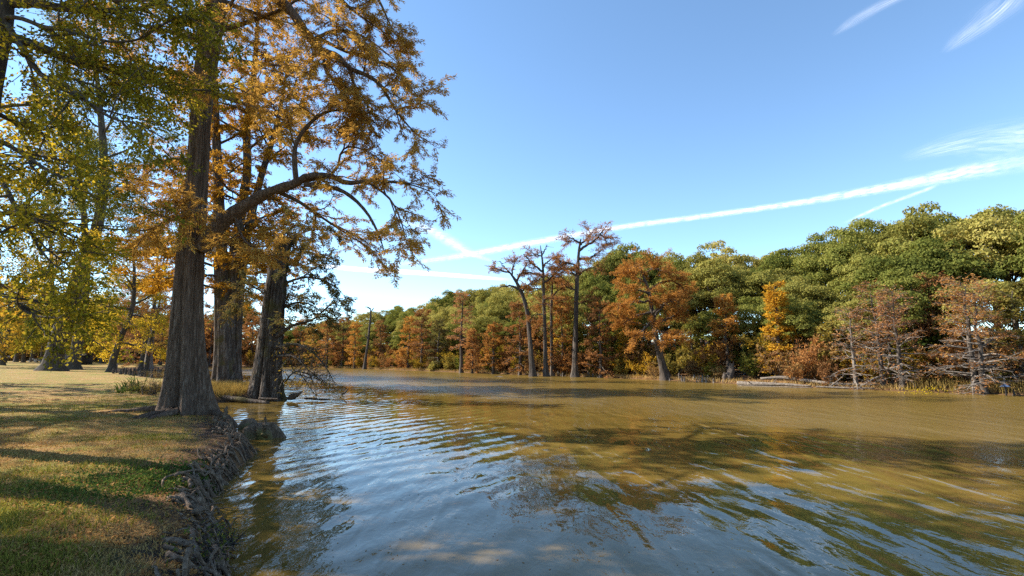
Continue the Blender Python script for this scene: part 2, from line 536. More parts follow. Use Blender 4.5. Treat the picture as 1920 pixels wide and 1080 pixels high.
def make_ground():
    xs = lines([(-4000, -300, 370), (-300, -100, 12), (-100, -24, 1.6), (-24, -14, 0.4), (-14, 2.5, 0.19), (2.5, 60, 1.6), (60, 300, 12), (300, 4001, 370)])
    ys = lines([(-4000, -300, 370), (-300, -60, 12), (-60, 1.5, 1.6), (1.5, 24, 0.19), (24, 34, 0.4), (34, 140, 1.6), (140, 300, 12), (300, 4001, 370)])
    X, Y = np.meshgrid(xs, ys)
    P = np.column_stack([X.ravel(), Y.ravel()])
    z = ground_z(P)
    d, far = shore(P)
    mb = MB()
    nx, ny = len(xs), len(ys)
    i = np.arange(ny - 1)[:, None] * nx + np.arange(nx - 1)[None]
    F4 = np.stack([i, i + 1, i + 1 + nx, i + nx], -1).reshape(-1, 4)
    mb.add(np.column_stack([P, z]), None, F4)
    m, nt, out = new_mat('ground')
    geo = N(nt, 'ShaderNodeNewGeometry')
    at_d = N(nt, 'ShaderNodeAttribute', attribute_name='shore')
    at_f = N(nt, 'ShaderNodeAttribute', attribute_name='farside')
    pos = geo.outputs['Position']
    def noise(s, det=4.0, r=0.6):
        n = N(nt, 'ShaderNodeTexNoise', Scale=s, Detail=det, Roughness=r)
        nt.links.new(pos, n.inputs[0])
        return n.outputs[0]
    big, mid, fine, grit = noise(0.28, 3), noise(1.3, 5), noise(9.0, 4), noise(45.0, 3, 0.7)
    green = ramp(nt, fine, [(0.3, (0.08, 0.09, 0.016)), (0.55, (0.17, 0.17, 0.028)), (0.75, (0.28, 0.245, 0.05))])
    tan = ramp(nt, fine, [(0.3, (0.15, 0.095, 0.034)), (0.5, (0.31, 0.20, 0.068)), (0.75, (0.46, 0.31, 0.115))])
    rust = ramp(nt, grit, [(0.3, (0.10, 0.05, 0.02)), (0.5, (0.26, 0.13, 0.05)), (0.72, (0.40, 0.24, 0.11))])
    soil = ramp(nt, grit, [(0.3, (0.016, 0.011, 0.008)), (0.5, (0.045, 0.031, 0.022)), (0.75, (0.11, 0.08, 0.056))])
    f1 = ramp(nt, math_node(nt, 'ADD', math_node(nt, 'MULTIPLY', big, 0.6), math_node(nt, 'MULTIPLY', mid, 0.4)), [(0.44, 0.0), (0.57, 1.0)])
    col = mixc(nt, f1, green, tan)
    f2 = ramp(nt, math_node(nt, 'ADD', math_node(nt, 'MULTIPLY', mid, 0.6), math_node(nt, 'MULTIPLY', grit, 0.4)), [(0.46, 0.0), (0.58, 0.85)])
    col = mixc(nt, f2, col, rust)
    e = math_node(nt, 'ADD', at_d.outputs['Fac'], math_node(nt, 'MULTIPLY_ADD', mid, 1.8))
    nt.nodes[-2].inputs[2].default_value = -0.9
    f3 = ramp(nt, math_node(nt, 'DIVIDE', e, 3.0, True), [(0.22, 1.0), (0.56, 0.0)])
    col = mixc(nt, f3, col, mixc(nt, ramp(nt, mid, [(0.45, 0.0), (0.6, 0.7)]), soil, rust))
    forest = mixc(nt, ramp(nt, mid, [(0.4, 0.0), (0.6, 1.0)]), rust, soil)
    col = mixc(nt, at_f.outputs['Fac'], col, forest)
    b = N(nt, 'ShaderNodeBsdfPrincipled', Roughness=0.95)
    b.inputs['Specular IOR Level'].default_value = 0.1
    nt.links.new(col, b.inputs['Base Color'])
    bp = N(nt, 'ShaderNodeBump', Strength=0.8, Distance=0.03)
    nt.links.new(math_node(nt, 'ADD', fine, grit), bp.inputs['Height'])
    nt.links.new(bp.outputs[0], b.inputs['Normal'])
    nt.links.new(b.outputs[0], out.inputs[0])
    o = mb.build('ground', m)
    for nm, arr in (('shore', np.clip(d, -5, 50)), ('farside', (far & (d > 0)).astype(float))):
        a = o.data.attributes.new(nm, 'FLOAT', 'POINT')
        a.data.foreach_set('value', arr.astype(np.float32))
    tag(o, 'grassy lake bank with fallen leaves and bare soil at the edge', kind='structure')
make_ground()

# ------------------------------------------------------------------ lake
def make_lake():
    m, nt, out = new_mat('lake_water')
    geo = N(nt, 'ShaderNodeNewGeometry')
    pos = geo.outputs['Position']
    def mapped(rot, sc=(1, 1, 1)):
        mp = N(nt, 'ShaderNodeMapping')
        mp.inputs['Rotation'].default_value = (0, 0, rot)
        mp.inputs['Scale'].default_value = sc
        nt.links.new(pos, mp.inputs[0])
        return mp.outputs[0]
    def noise(vec, s, det=2.0, r=0.5, dist=0.0):
        n = N(nt, 'ShaderNodeTexNoise', Scale=s, Detail=det, Roughness=r, Distortion=dist)
        nt.links.new(vec, n.inputs[0])
        return n.outputs[0]
    def wave(vec, s, dist, dscale=1.0, det=2.0):
        n = N(nt, 'ShaderNodeTexWave', Scale=s, Distortion=dist, Detail=det)
        n.inputs['Detail Scale'].default_value = dscale
        n.wave_type = 'BANDS'
        n.bands_direction = 'X'
        nt.links.new(vec, n.inputs[0])
        return n.outputs['Fac']
    sep = N(nt, 'ShaderNodeSeparateXYZ')
    nt.links.new(pos, sep.inputs[0])
    # open water, beyond the lee of the near bank, is roughened by the wind
    lee = math_node(nt, 'ADD', math_node(nt, 'MULTIPLY', sep.outputs[0], 0.76), math_node(nt, 'MULTIPLY', sep.outputs[1], 0.65))
    lee = math_node(nt, 'ADD', lee, math_node(nt, 'MULTIPLY_ADD', noise(pos, 0.25, 2.0), 6.0))
    nt.nodes[-2].inputs[2].default_value = -3.0
    open_w = N(nt, 'ShaderNodeMapRange', interpolation_type='SMOOTHSTEP')
    open_w.inputs[1].default_value, open_w.inputs[2].default_value = 15.0, 21.0
    nt.links.new(lee, open_w.inputs[0])
    wx = N(nt, 'ShaderNodeMapRange', interpolation_type='SMOOTHSTEP')          # the two ripple trains meet off the bank
    wx.inputs[1].default_value, wx.inputs[2].default_value = -1.0, 4.5
    nt.links.new(math_node(nt, 'ADD', sep.outputs[0], math_node(nt, 'MULTIPLY', noise(pos, 0.4), 2.0)), wx.inputs[0])
    t1 = wave(mapped(math.radians(37)), 0.44, 5.5, 0.6, 2.5)
    t1b = noise(mapped(math.radians(44), (1, 0.22, 1)), 2.2, 2.0, 0.5, 0.4)
    t2 = noise(mapped(math.radians(-32), (1, 0.3, 1)), 1.5, 1.5, 0.5, 0.5)
    t2b = noise(mapped(math.radians(-20), (1, 0.25, 1)), 3.2, 1.5, 0.5, 0.4)
    calm = math_node(nt, 'MULTIPLY_ADD', noise(pos, 0.2, 2.0), 2.0)
    nt.nodes[-1].inputs[2].default_value = -0.35
    left = math_node(nt, 'ADD', math_node(nt, 'MULTIPLY', t1, 0.010), math_node(nt, 'MULTIPLY', t1b, 0.046))
    right = math_node(nt, 'ADD', math_node(nt, 'MULTIPLY', t2, 0.10), math_node(nt, 'MULTIPLY', t2b, 0.018))
    mixh = N(nt, 'ShaderNodeMix')
    nt.links.new(wx.outputs[0], mixh.inputs[0])
    nt.links.new(left, mixh.inputs[2])
    nt.links.new(right, mixh.inputs[3])
    h = math_node(nt, 'MULTIPLY', mixh.outputs[0], calm)
    h = math_node(nt, 'ADD', h, math_node(nt, 'MULTIPLY', noise(mapped(0.4, (1, 0.55, 1)), 0.8, 2.0), 0.028))
    h = math_node(nt, 'ADD', h, math_node(nt, 'MULTIPLY', noise(mapped(0.6, (1, 0.5, 1)), 5.0, 3.0, 0.55, 0.6), 0.0056))
    h = math_node(nt, 'ADD', h, math_node(nt, 'MULTIPLY', noise(mapped(0.7, (1, 0.45, 1)), 15.0, 2.0, 0.5, 0.3), 0.0009))
    fine = math_node(nt, 'ADD', math_node(nt, 'MULTIPLY', noise(mapped(0.5, (1, 1.0, 1)), 5.0, 3.0, 0.6), 0.022),
                     math_node(nt, 'MULTIPLY', noise(pos, 17.0, 2.0, 0.6), 0.006))
    h = math_node(nt, 'ADD', h, math_node(nt, 'MULTIPLY', fine, open_w.outputs[0]))
    bp = N(nt, 'ShaderNodeBump', Strength=1.0, Distance=1.0)
    nt.links.new(h, bp.inputs['Height'])
    col = ramp(nt, noise(pos, 0.12, 3.0), [(0.35, (0.125, 0.082, 0.019)), (0.65, (0.16, 0.105, 0.024))])
    b = N(nt, 'ShaderNodeBsdfPrincipled', Roughness=0.02, IOR=1.333)
    nt.links.new(math_node(nt, 'MULTIPLY_ADD', open_w.outputs[0], 0.2), b.inputs['Roughness'])
    nt.nodes[-1].inputs[2].default_value = 0.015
    nt.links.new(col, b.inputs['Base Color'])
    nt.links.new(bp.outputs[0], b.inputs['Normal'])
    nt.links.new(b.outputs[0], out.inputs[0])
    mb = MB()
    mb.add([(-130, -120, 0), (130, -120, 0), (130, 150, 0), (-130, 150, 0)], None, [(0, 1, 2, 3)])
    tag(mb.build('lake_water', m, smooth=False), 'muddy golden brown lake with ripples', kind='structure')
make_lake()

# ------------------------------------------------------------------ contrails and wisps high above
def cloud_mat(name, strength, sc, lo, hi):
    m, nt, out = new_mat(name)
    uv = N(nt, 'ShaderNodeUVMap', uv_map='UVMap')
    sp = N(nt, 'ShaderNodeSeparateXYZ')
    nt.links.new(uv.outputs[0], sp.inputs[0])
    mp = N(nt, 'ShaderNodeMapping')
    mp.inputs['Scale'].default_value = sc
    mp.inputs['Rotation'].default_value = (0, 0, 0.5)
    nt.links.new(uv.outputs[0], mp.inputs[0])
    n = N(nt, 'ShaderNodeTexNoise', Scale=1.0, Detail=6.0, Roughness=0.6, Distortion=0.3)
    nt.links.new(mp.outputs[0], n.inputs[0])
    a = ramp(nt, n.outputs[0], [(lo, 0.0), (hi, 1.0)])
    edge = math_node(nt, 'POWER', math_node(nt, 'SUBTRACT', 1.0, math_node(nt, 'ABSOLUTE', sp.outputs[1]), True), 2.2)
    uf = N(nt, 'ShaderNodeUVMap', uv_map='Fade')
    sf = N(nt, 'ShaderNodeSeparateXYZ')
    nt.links.new(uf.outputs[0], sf.inputs[0])
    ends = math_node(nt, 'MULTIPLY', math_node(nt, 'MULTIPLY', sf.outputs[0], 5.0, True), math_node(nt, 'MULTIPLY', math_node(nt, 'SUBTRACT', 1.0, sf.outputs[0]), 5.0, True))
    al = math_node(nt, 'MULTIPLY', math_node(nt, 'MULTIPLY', math_node(nt, 'MULTIPLY', a, edge), ends), strength, True)
    d = N(nt, 'ShaderNodeBsdfDiffuse')
    d.inputs[0].default_value = (0.9, 0.9, 0.92, 1)
    t = N(nt, 'ShaderNodeBsdfTranslucent')
    t.inputs[0].default_value = (0.95, 0.95, 0.97, 1)
    mx = N(nt, 'ShaderNodeMixShader')
    mx.inputs[0].default_value = 0.75
    nt.links.new(d.outputs[0], mx.inputs[1])
    nt.links.new(t.outputs[0], mx.inputs[2])
    tr = N(nt, 'ShaderNodeBsdfTransparent')
    m2 = N(nt, 'ShaderNodeMixShader')
    nt.links.new(al, m2.inputs[0])
    nt.links.new(tr.outputs[0], m2.inputs[1])
    nt.links.new(mx.outputs[0], m2.inputs[2])
    nt.links.new(m2.outputs[0], out.inputs[0])
    return m

def contrail(name, pix, widths, mat, label, alt=1500.0, n=60, cat='contrail'):
    """a drawn-out cloud at height alt: flat lens in section, width in pixels at each control point"""
    C = spline(np.array([np.append(atz(u, v, alt), w) for (u, v), w in zip(pix, widths)]), n)
    W = np.interp(np.linspace(0, 1, n), np.linspace(0, 1, len(widths)), widths)
    pts = C[:, :3]
    dist = np.linalg.norm(pts - CAM, axis=1)
    T = unit(np.gradient(pts, axis=0))
    S = unit(np.cross(T, [0, 0, 1.0]))
    el = np.abs(unit(pts - CAM)[:, 2])
    half = W * 0.5 / F * dist / np.clip(np.abs(np.sum(unit(np.cross(unit(pts - CAM), T)) * np.cross(S, T), 1)), 0.22, 1) 
    k = 13
    s = np.linspace(-1, 1, k)
    V, UV = [], []
    run = np.concatenate([[0], np.cumsum(np.linalg.norm(np.diff(pts, axis=0), axis=1))])
    for sgn in (1, -1):
        zz = sgn * 0.06 * np.sqrt(np.maximum(0, 1 - s ** 2))
        V.append(pts[:, None] + S[:, None] * (s[None, :, None] * half[:, None, None]) + np.array([0, 0, 1.0]) * (zz[None, :, None] * half[:, None, None]))
    V = np.concatenate([v.reshape(-1, 3) for v in V])
    i = np.arange(n - 1)[:, None] * k + np.arange(k - 1)[None]
    F4 = np.stack([i, i + 1, i + 1 + k, i + k], -1).reshape(-1, 4)
    mb = MB()
    mb.add(V, None, np.vstack([F4, F4[:, ::-1] + n * k]))
    o = mb.build(name, mat)
    uvl = o.data.uv_layers.new(name='UVMap')
    lv = np.zeros(len(o.data.loops), np.int32)
    o.data.loops.foreach_get('vertex_index', lv)
    vid = lv % (n * k)
    uu = run[vid // k] / 400.0
    vv = s[vid % k]
    uvl.data.foreach_set('uv', np.column_stack([uu, vv]).astype(np.float32).ravel())
    uvf = o.data.uv_layers.new(name='Fade')
    uvf.data.foreach_set('uv', np.column_stack([(vid // k) / (n - 1.0), vv]).astype(np.float32).ravel())
    return tag(o, label, cat, 'contrails and wisps in the sky')

CM = cloud_mat('contrail', 1.15, (4.2, 3.0, 1), 0.34, 0.78)
CT = cloud_mat('contrail_thin', 0.6, (3.0, 2.2, 1), 0.32, 0.75)
CW = cloud_mat('cirrus', 0.42, (1.6, 7.0, 1), 0.40, 0.85)
CL = cloud_mat('contrail_low', 1.9, (4.2, 3.0, 1), 0.26, 0.66)
contrail('contrail', [(690, 503), (850, 482), (1000, 455), (1150, 428), (1300, 408), (1500, 380), (1700, 345), (1840, 318), (2000, 292)],
         [46, 60, 62, 52, 48, 52, 76, 110, 140], CM, 'long white contrail rising across the sky to the upper edge of the hill')
contrail('contrail', [(560, 492), (660, 504), (760, 510), (860, 517), (960, 525)], [44, 58, 62, 54, 40], CL, 'low white contrail sloping down behind the leaning far cypress')
contrail('contrail', [(750, 412), (800, 428), (840, 450), (880, 475), (930, 492)], [50, 54, 50, 40, 26], CT, 'short blurred contrail crossing down into the long one')
contrail('contrail', [(1580, 420), (1650, 388), (1720, 362), (1760, 345)], [14, 20, 22, 14], CT, 'faint short streak just above the green hill top')
contrail('cirrus_wisp', [(1690, 300), (1790, 272), (1890, 258), (2020, 262)], [50, 130, 180, 200], CW, 'feathery white wisp fanning out above the long contrail', cat='cloud')
contrail('cirrus_wisp', [(1770, 100), (1820, 62), (1870, 22), (1910, -20)], [16, 50, 60, 40], CW, 'thin hooked wisp near the top corner of the sky', cat='cloud')
contrail('cirrus_wisp', [(1560, 68), (1610, 34), (1660, 6), (1720, -20)], [14, 34, 36, 30], CW, 'small faint wisp at the top edge of the sky', cat='cloud')

# ------------------------------------------------------------------ trees: builders
def ground_hit(u, v):
    r = ray(u, v)
    t = 1.0
    for _ in range(30):
        p = CAM + r * t
        g = gz(p[0], p[1])
        t2 = (g - CAM[2]) / r[2] if r[2] < -1e-5 else t
        t = 0.5 * t + 0.5 * t2
    p = CAM + r * t
    return np.array([p[0], p[1], gz(p[0], p[1])])

def pxline(rows, y0=None):
    """control points given as (column, row, depth) of the photograph"""
    return np.array([at(r[0], r[1], r[2] if len(r) > 2 else y0) for r in rows])

def limb_line(rows, radii, n=14, y0=None):
    P = pxline(rows, y0)
    C = spline(P, n)
    R = np.interp(np.linspace(0, 1, n), np.linspace(0, 1, len(radii)), radii)
    return C, R

def put_tubes(mb, branches, sides):
    for p, r in branches:
        tube(mb, p, r, sides, cap=False)

def auto_limbs(stem, srad, rng, n, t0, t1, length, elev, npts=9, wob=0.12, droop=0.0, rfac=0.5, rmax=0.12, profile=None, az0=None, lift=0.0):
    """limbs leaving a stem polyline between fractions t0 and t1"""
    out = []
    az = rng.uniform(0, 6.28) if az0 is None else az0
    m = len(stem)
    for i in range(n):
        t = t0 + (t1 - t0) * (i + rng.uniform(0.2, 0.8)) / n
        x = t * (m - 1)
        k = min(int(x), m - 2)
        p = stem[k] + (stem[k + 1] - stem[k]) * (x - k)
        r = srad[k] + (srad[k + 1] - srad[k]) * (x - k)
        az += 2.4 + rng.uniform(-0.5, 0.5)
        f = (i + 0.5) / n
        L = length * (profile(f) if profile else 1.0) * rng.uniform(0.75, 1.2)
        e = math.radians(elev[0] + (elev[1] - elev[0]) * f + rng.uniform(-10, 10))
        d = np.array([math.cos(az) * math.cos(e), math.sin(az) * math.cos(e), math.sin(e)])
        q = wobble_line(p, d, L, npts, rng, wob, droop, lift)
        r0 = min(r * rfac, rmax)
        out.append((q, np.linspace(r0, max(0.006, r0 * 0.12), npts)))
    return out

def far_cypress(name, base, H, R, label, group, leafm, barkm='bark_far', lean=(0, 0), t0=0.3, spread=0.28, limbs=26, dens=1.0, seed=1, bend=None,
                prof=None, elev=(-5, 45), leafL=0.31, leafW=0.125, snag=0.0, sub=5, flare=0.9, twig=0.006):
    """bald cypress across the water: straight bole with a swollen foot, level feathery tiers"""
    rng = np.random.RandomState(seed)
    base = np.asarray(base, float)
    o = thing(name, base, label, 'tree', group)
    lean = np.array([lean[0], lean[1], 0.0])
    s = np.linspace(0, 1, 7)
    ctl = base + np.array([0, 0, -0.4]) + s[:, None] * np.array([0, 0, H + 0.4]) + lean * (s[:, None] ** 1.3) * H
    if bend is not None:
        ctl = ctl + np.array(bend) * H * np.sin(s * math.pi)[:, None]
    ctl[1:, :2] += rng.normal(0, 0.012 * H, (6, 2)) * s[1:, None]
    rad = R * (1 - 0.9 * s ** 1.1)
    mb = MB()
    trunk(mb, ctl, rad, sides=14, flare=flare, flare_h=0.09 * H, flutes=0.22, rough=0.03, rng=rng, nz=26)
    mb.build('trunk', M[barkm], o)
    C = spline(ctl, 26)
    Rr = np.interp(np.linspace(0, 1, 26), s, rad)
    prof = prof or (lambda f: 1.0 - 0.62 * f ** 1.3)
    L1 = auto_limbs(C, Rr, rng, limbs, t0, 0.985, spread * H, elev, npts=7, wob=0.13, droop=0.01, rfac=0.45, rmax=0.09, profile=prof)
    L2 = ramify(L1, rng, sub, spread * H * 0.42, flat=0.85, tmin=0.2, wob=0.14, droop=0.03, npts=4, rmax=0.028, rmin=0.008)
    L3 = ramify(L2, rng, 3, spread * H * 0.2, flat=0.8, tmin=0.25, wob=0.12, droop=0.02, npts=2, rmax=0.016, rmin=twig)
    mb = MB()
    put_tubes(mb, L1, 5)
    put_tubes(mb, L2, 3)
    put_tubes(mb, L3, 3)
    mb.build('branchwork', M['bark_pale' if snag > 0 else barkm], o)
    if dens > 0:
        lv = MB()
        cut = L3 if snag == 0 else [b for b in L3 if rng.rand() > snag or b[0][0][2] > base[2] + H * 0.55]
        cut2 = L2 if snag == 0 else [b for b in L2 if rng.rand() > snag or b[0][0][2] > base[2] + H * 0.55]
        feather(lv, cut, 22 * dens, leafL, leafW, rng, up=0.55, drop=0.1, tmin=0.05, puff=0.09)
        feather(lv, cut2, 11 * dens, leafL, leafW, rng, up=0.55, drop=0.1, tmin=0.3, puff=0.10)
        lv.build('crown', M[leafm], o, smooth=False)
    return done(o)

def far_hardwood(name, base, label, group, seed, leafm='leaf_hill', H=10.0, rx=3.6, rz=3.3, clumps=64, per=400, L=0.21, W=0.14, barkm='bark_far'):
    rng = np.random.RandomState(seed)
    base = np.asarray(base, float)
    o = thing(name, base, label, 'tree', group)
    s = np.linspace(0, 1, 5)
    ctl = base + np.column_stack([rng.normal(0, 0.15, 5) * s, rng.normal(0, 0.15, 5) * s, -0.4 + s * H * 0.72])
    mb = MB()
    trunk(mb, ctl, 0.24 * (1 - 0.75 * s), sides=9, flare=0.5, flare_h=0.6, flutes=0.1, rng=rng, nz=12)
    mb.build('trunk', M[barkm], o)
    C = spline(ctl, 12)
    cc = base + np.array([0, 0, H - rz])
    cents, rads = [], []
    lp = rng.uniform(0, 6.28, 2)
    tries = 0
    while len(cents) < clumps and tries < 4000:
        tries += 1
        d = unit(rng.normal(0, 1, 3))
        if d[2] < -0.55: continue
        k = rng.uniform(0.55, 1.0) ** 0.6
        lob = 0.86 + 0.24 * math.sin(3 * math.atan2(d[1], d[0]) + lp[0]) * (1 - abs(d[2])) + 0.16 * math.sin(5 * d[0] + 4 * d[1] + lp[1])
        p = cc + d * np.array([rx, rx, rz]) * k * lob * rng.uniform(0.82, 1.18)
        r = rng.uniform(0.4, 1.25) * rx / 3.6
        if any(np.linalg.norm(p - q) < 0.55 * (r + rr) for q, rr in zip(cents, rads)): continue
        cents.append(p)
        rads.append(r)
    br = []
    for p in cents[::2]:
        a = C[rng.randint(5, 11)]
        mid = (a + p) / 2 + rng.normal(0, 0.3, 3)
        br.append((spline([a, mid, p], 5), np.linspace(0.07, 0.012, 5)))
    mb = MB()
    put_tubes(mb, br, 4)
    mb.build('branchwork', M[barkm], o)
    lv = MB()
    for p, r in zip(cents, rads):
        n = int(per * r * r)
        d = unit(rng.normal(0, 1, (n, 3)))
        d[:, 2] = np.where(d[:, 2] < -0.3, -d[:, 2] * 0.6, d[:, 2])
        k = rng.uniform(0.35, 1.12, (n, 1)) ** 0.5
        P = p + d * np.array([1.15, 1.15, 0.75]) * r * k
        D = unit(np.cross(d, rng.normal(0, 1, (n, 3)))) + d * rng.normal(0.15, 0.35, (n, 1)) + np.array([0, 0, -0.15])
        leaf_quads2(lv, P, D, d + rng.normal(0, 0.55, (n, 3)) + np.array([0, 0, 0.35]), L * rng.uniform(0.6, 1.35, n), W * rng.uniform(0.7, 1.3, n))
    lv.build('crown', M[leafm], o, smooth=False)
    return done(o)

def leaf_quads2(mb, P, D, U, L, W):
    D = unit(D)
    S = unit(np.cross(D, unit(U)) + 1e-6)
    L, W = L[:, None], W[:, None]
    m = P + D * L * 0.5
    V = np.stack([P, m + S * W * 0.5, P + D * L, m - S * W * 0.5], 1).reshape(-1, 3)
    mb.add(V, None, np.arange(4 * len(P)).reshape(-1, 4))

def far_bush(name, base, label, group, seed, leafm, w=1.6, h=2.4, n=2600, L=0.22, W=0.11, stems=9):
    rng = np.random.RandomState(seed)
    base = np.asarray(base, float)
    o = thing(name, base, label, 'bush', group)
    br = []
    for i in range(stems):
        a = rng.uniform(0, 6.28)
        d = np.array([math.cos(a) * rng.uniform(0.1, 0.8), math.sin(a) * rng.uniform(0.1, 0.8), 1.0])
        q = wobble_line(base + np.array([rng.normal(0, 0.15), rng.normal(0, 0.15), -0.1]), d, h * rng.uniform(0.6, 1.05), 7, rng, 0.14)
        br.append((q, np.linspace(0.035, 0.006, 7)))
    b2 = ramify(br, rng, 5, w * 0.55, flat=0.5, tmin=0.15, npts=4, rmax=0.014, rmin=0.004)
    b3 = ramify(b2, rng, 3, w * 0.25, flat=0.4, tmin=0.2, npts=3, rmax=0.008, rmin=0.004)
    mb = MB()
    put_tubes(mb, br + b2 + b3, 3)
    mb.build('stem', M['bark_far'], o)
    lv = MB()
    tot = sum(np.linalg.norm(p[-1] - p[0]) for p, r in b2 + b3)
    P, D = sample_on(b2 + b3, n / max(tot, 1), rng, 0.1)
    k = len(P)
    leaf_quads(lv, P + rng.normal(0, 0.07, (k, 3)), D + rng.normal(0, 0.8, (k, 3)), L * rng.uniform(0.6, 1.3, k), W * rng.uniform(0.7, 1.3, k), rng, 0.45)
    lv.build('foliage', M[leafm], o, smooth=False)
    return done(o)

def clustered(mb, branches, per_m, k, L, W, rng, spread=0.1, up=0.35, tmin=0.15):
    """broad leaves in little bunches along twigs"""
    P, D = sample_on(branches, per_m, rng, tmin)
    n = len(P)
    if n == 0: return
    P = np.repeat(P, k, 0) + rng.normal(0, spread, (n * k, 3))
    D = np.repeat(D, k, 0) + rng.normal(0, 0.8, (n * k, 3)) + np.array([0, 0, -0.25])
    leaf_quads(mb, P, D, L * rng.uniform(0.6, 1.3, n * k), W * rng.uniform(0.7, 1.25, n * k), rng, up)

def broad_tree(name, ctl, rad, label, group, seed, leafm, limbs=16, t0=0.35, length=6.0, elev=(10, 60), leafL=0.16, leafW=0.1, per_m=7, k=5, spread=0.16,
               barkm='bark_oak', flare=0.8, flare_h=0.8, sub=6, sub2=5, hand=(), sides=22, profile=None, droop=0.02, trunk_sides=None, leaf2=None, ridge=0.0):
    """broadleaf tree: bole, every main limb with its own branches, and the leaves"""
    rng = np.random.RandomState(seed)
    ctl = np.asarray(ctl, float)
    base = ctl[0].copy()
    o = thing(name, base, label, 'tree', group)
    c2 = ctl.copy()
    c2[0, 2] -= 0.3
    mb = MB()
    trunk(mb, c2, rad, sides=sides, flare=flare, flare_h=flare_h, flutes=0.14, rough=0.045, rng=rng, nz=34, ridge=ridge)
    mb.build('trunk', M[barkm], o)
    C = spline(np.column_stack([ctl, rad]), 34)
    L1 = auto_limbs(C[:, :3], C[:, 3], rng, limbs, t0, 0.98, length, elev, npts=8, wob=0.16, droop=droop, rfac=0.6, rmax=0.16, profile=profile) if limbs else []
    L1 = [(p, r) for p, r in hand] + L1
    allt, all2 = [], []
    for i, lb in enumerate(L1):
        ln = np.linalg.norm(np.diff(lb[0], axis=0), axis=1).sum()
        b2 = ramify([lb], rng, max(sub, int(ln * sub / length)), length * 0.38, flat=0.55, tmin=0.2, wob=0.16, droop=0.03, npts=5, rmax=0.035, rmin=0.007)
        b3 = ramify(b2, rng, sub2, length * 0.17, flat=0.45, tmin=0.15, wob=0.16, droop=0.04, npts=4, rmax=0.012, rmin=0.004)
        mb = MB()
        tube(mb, lb[0], lb[1], 8, cap=False)
        put_tubes(mb, b2, 4)
        put_tubes(mb, b3, 3)
        mb.build('limb', M[barkm], o)
        allt += b3
        all2 += b2
    lv = MB()
    clustered(lv, allt, per_m, k, leafL, leafW, rng, spread)
    clustered(lv, all2, per_m * 0.4, k, leafL, leafW, rng, spread, tmin=0.5)
    lv.build('crown', M[leafm], o, smooth=False)
    return done(o)

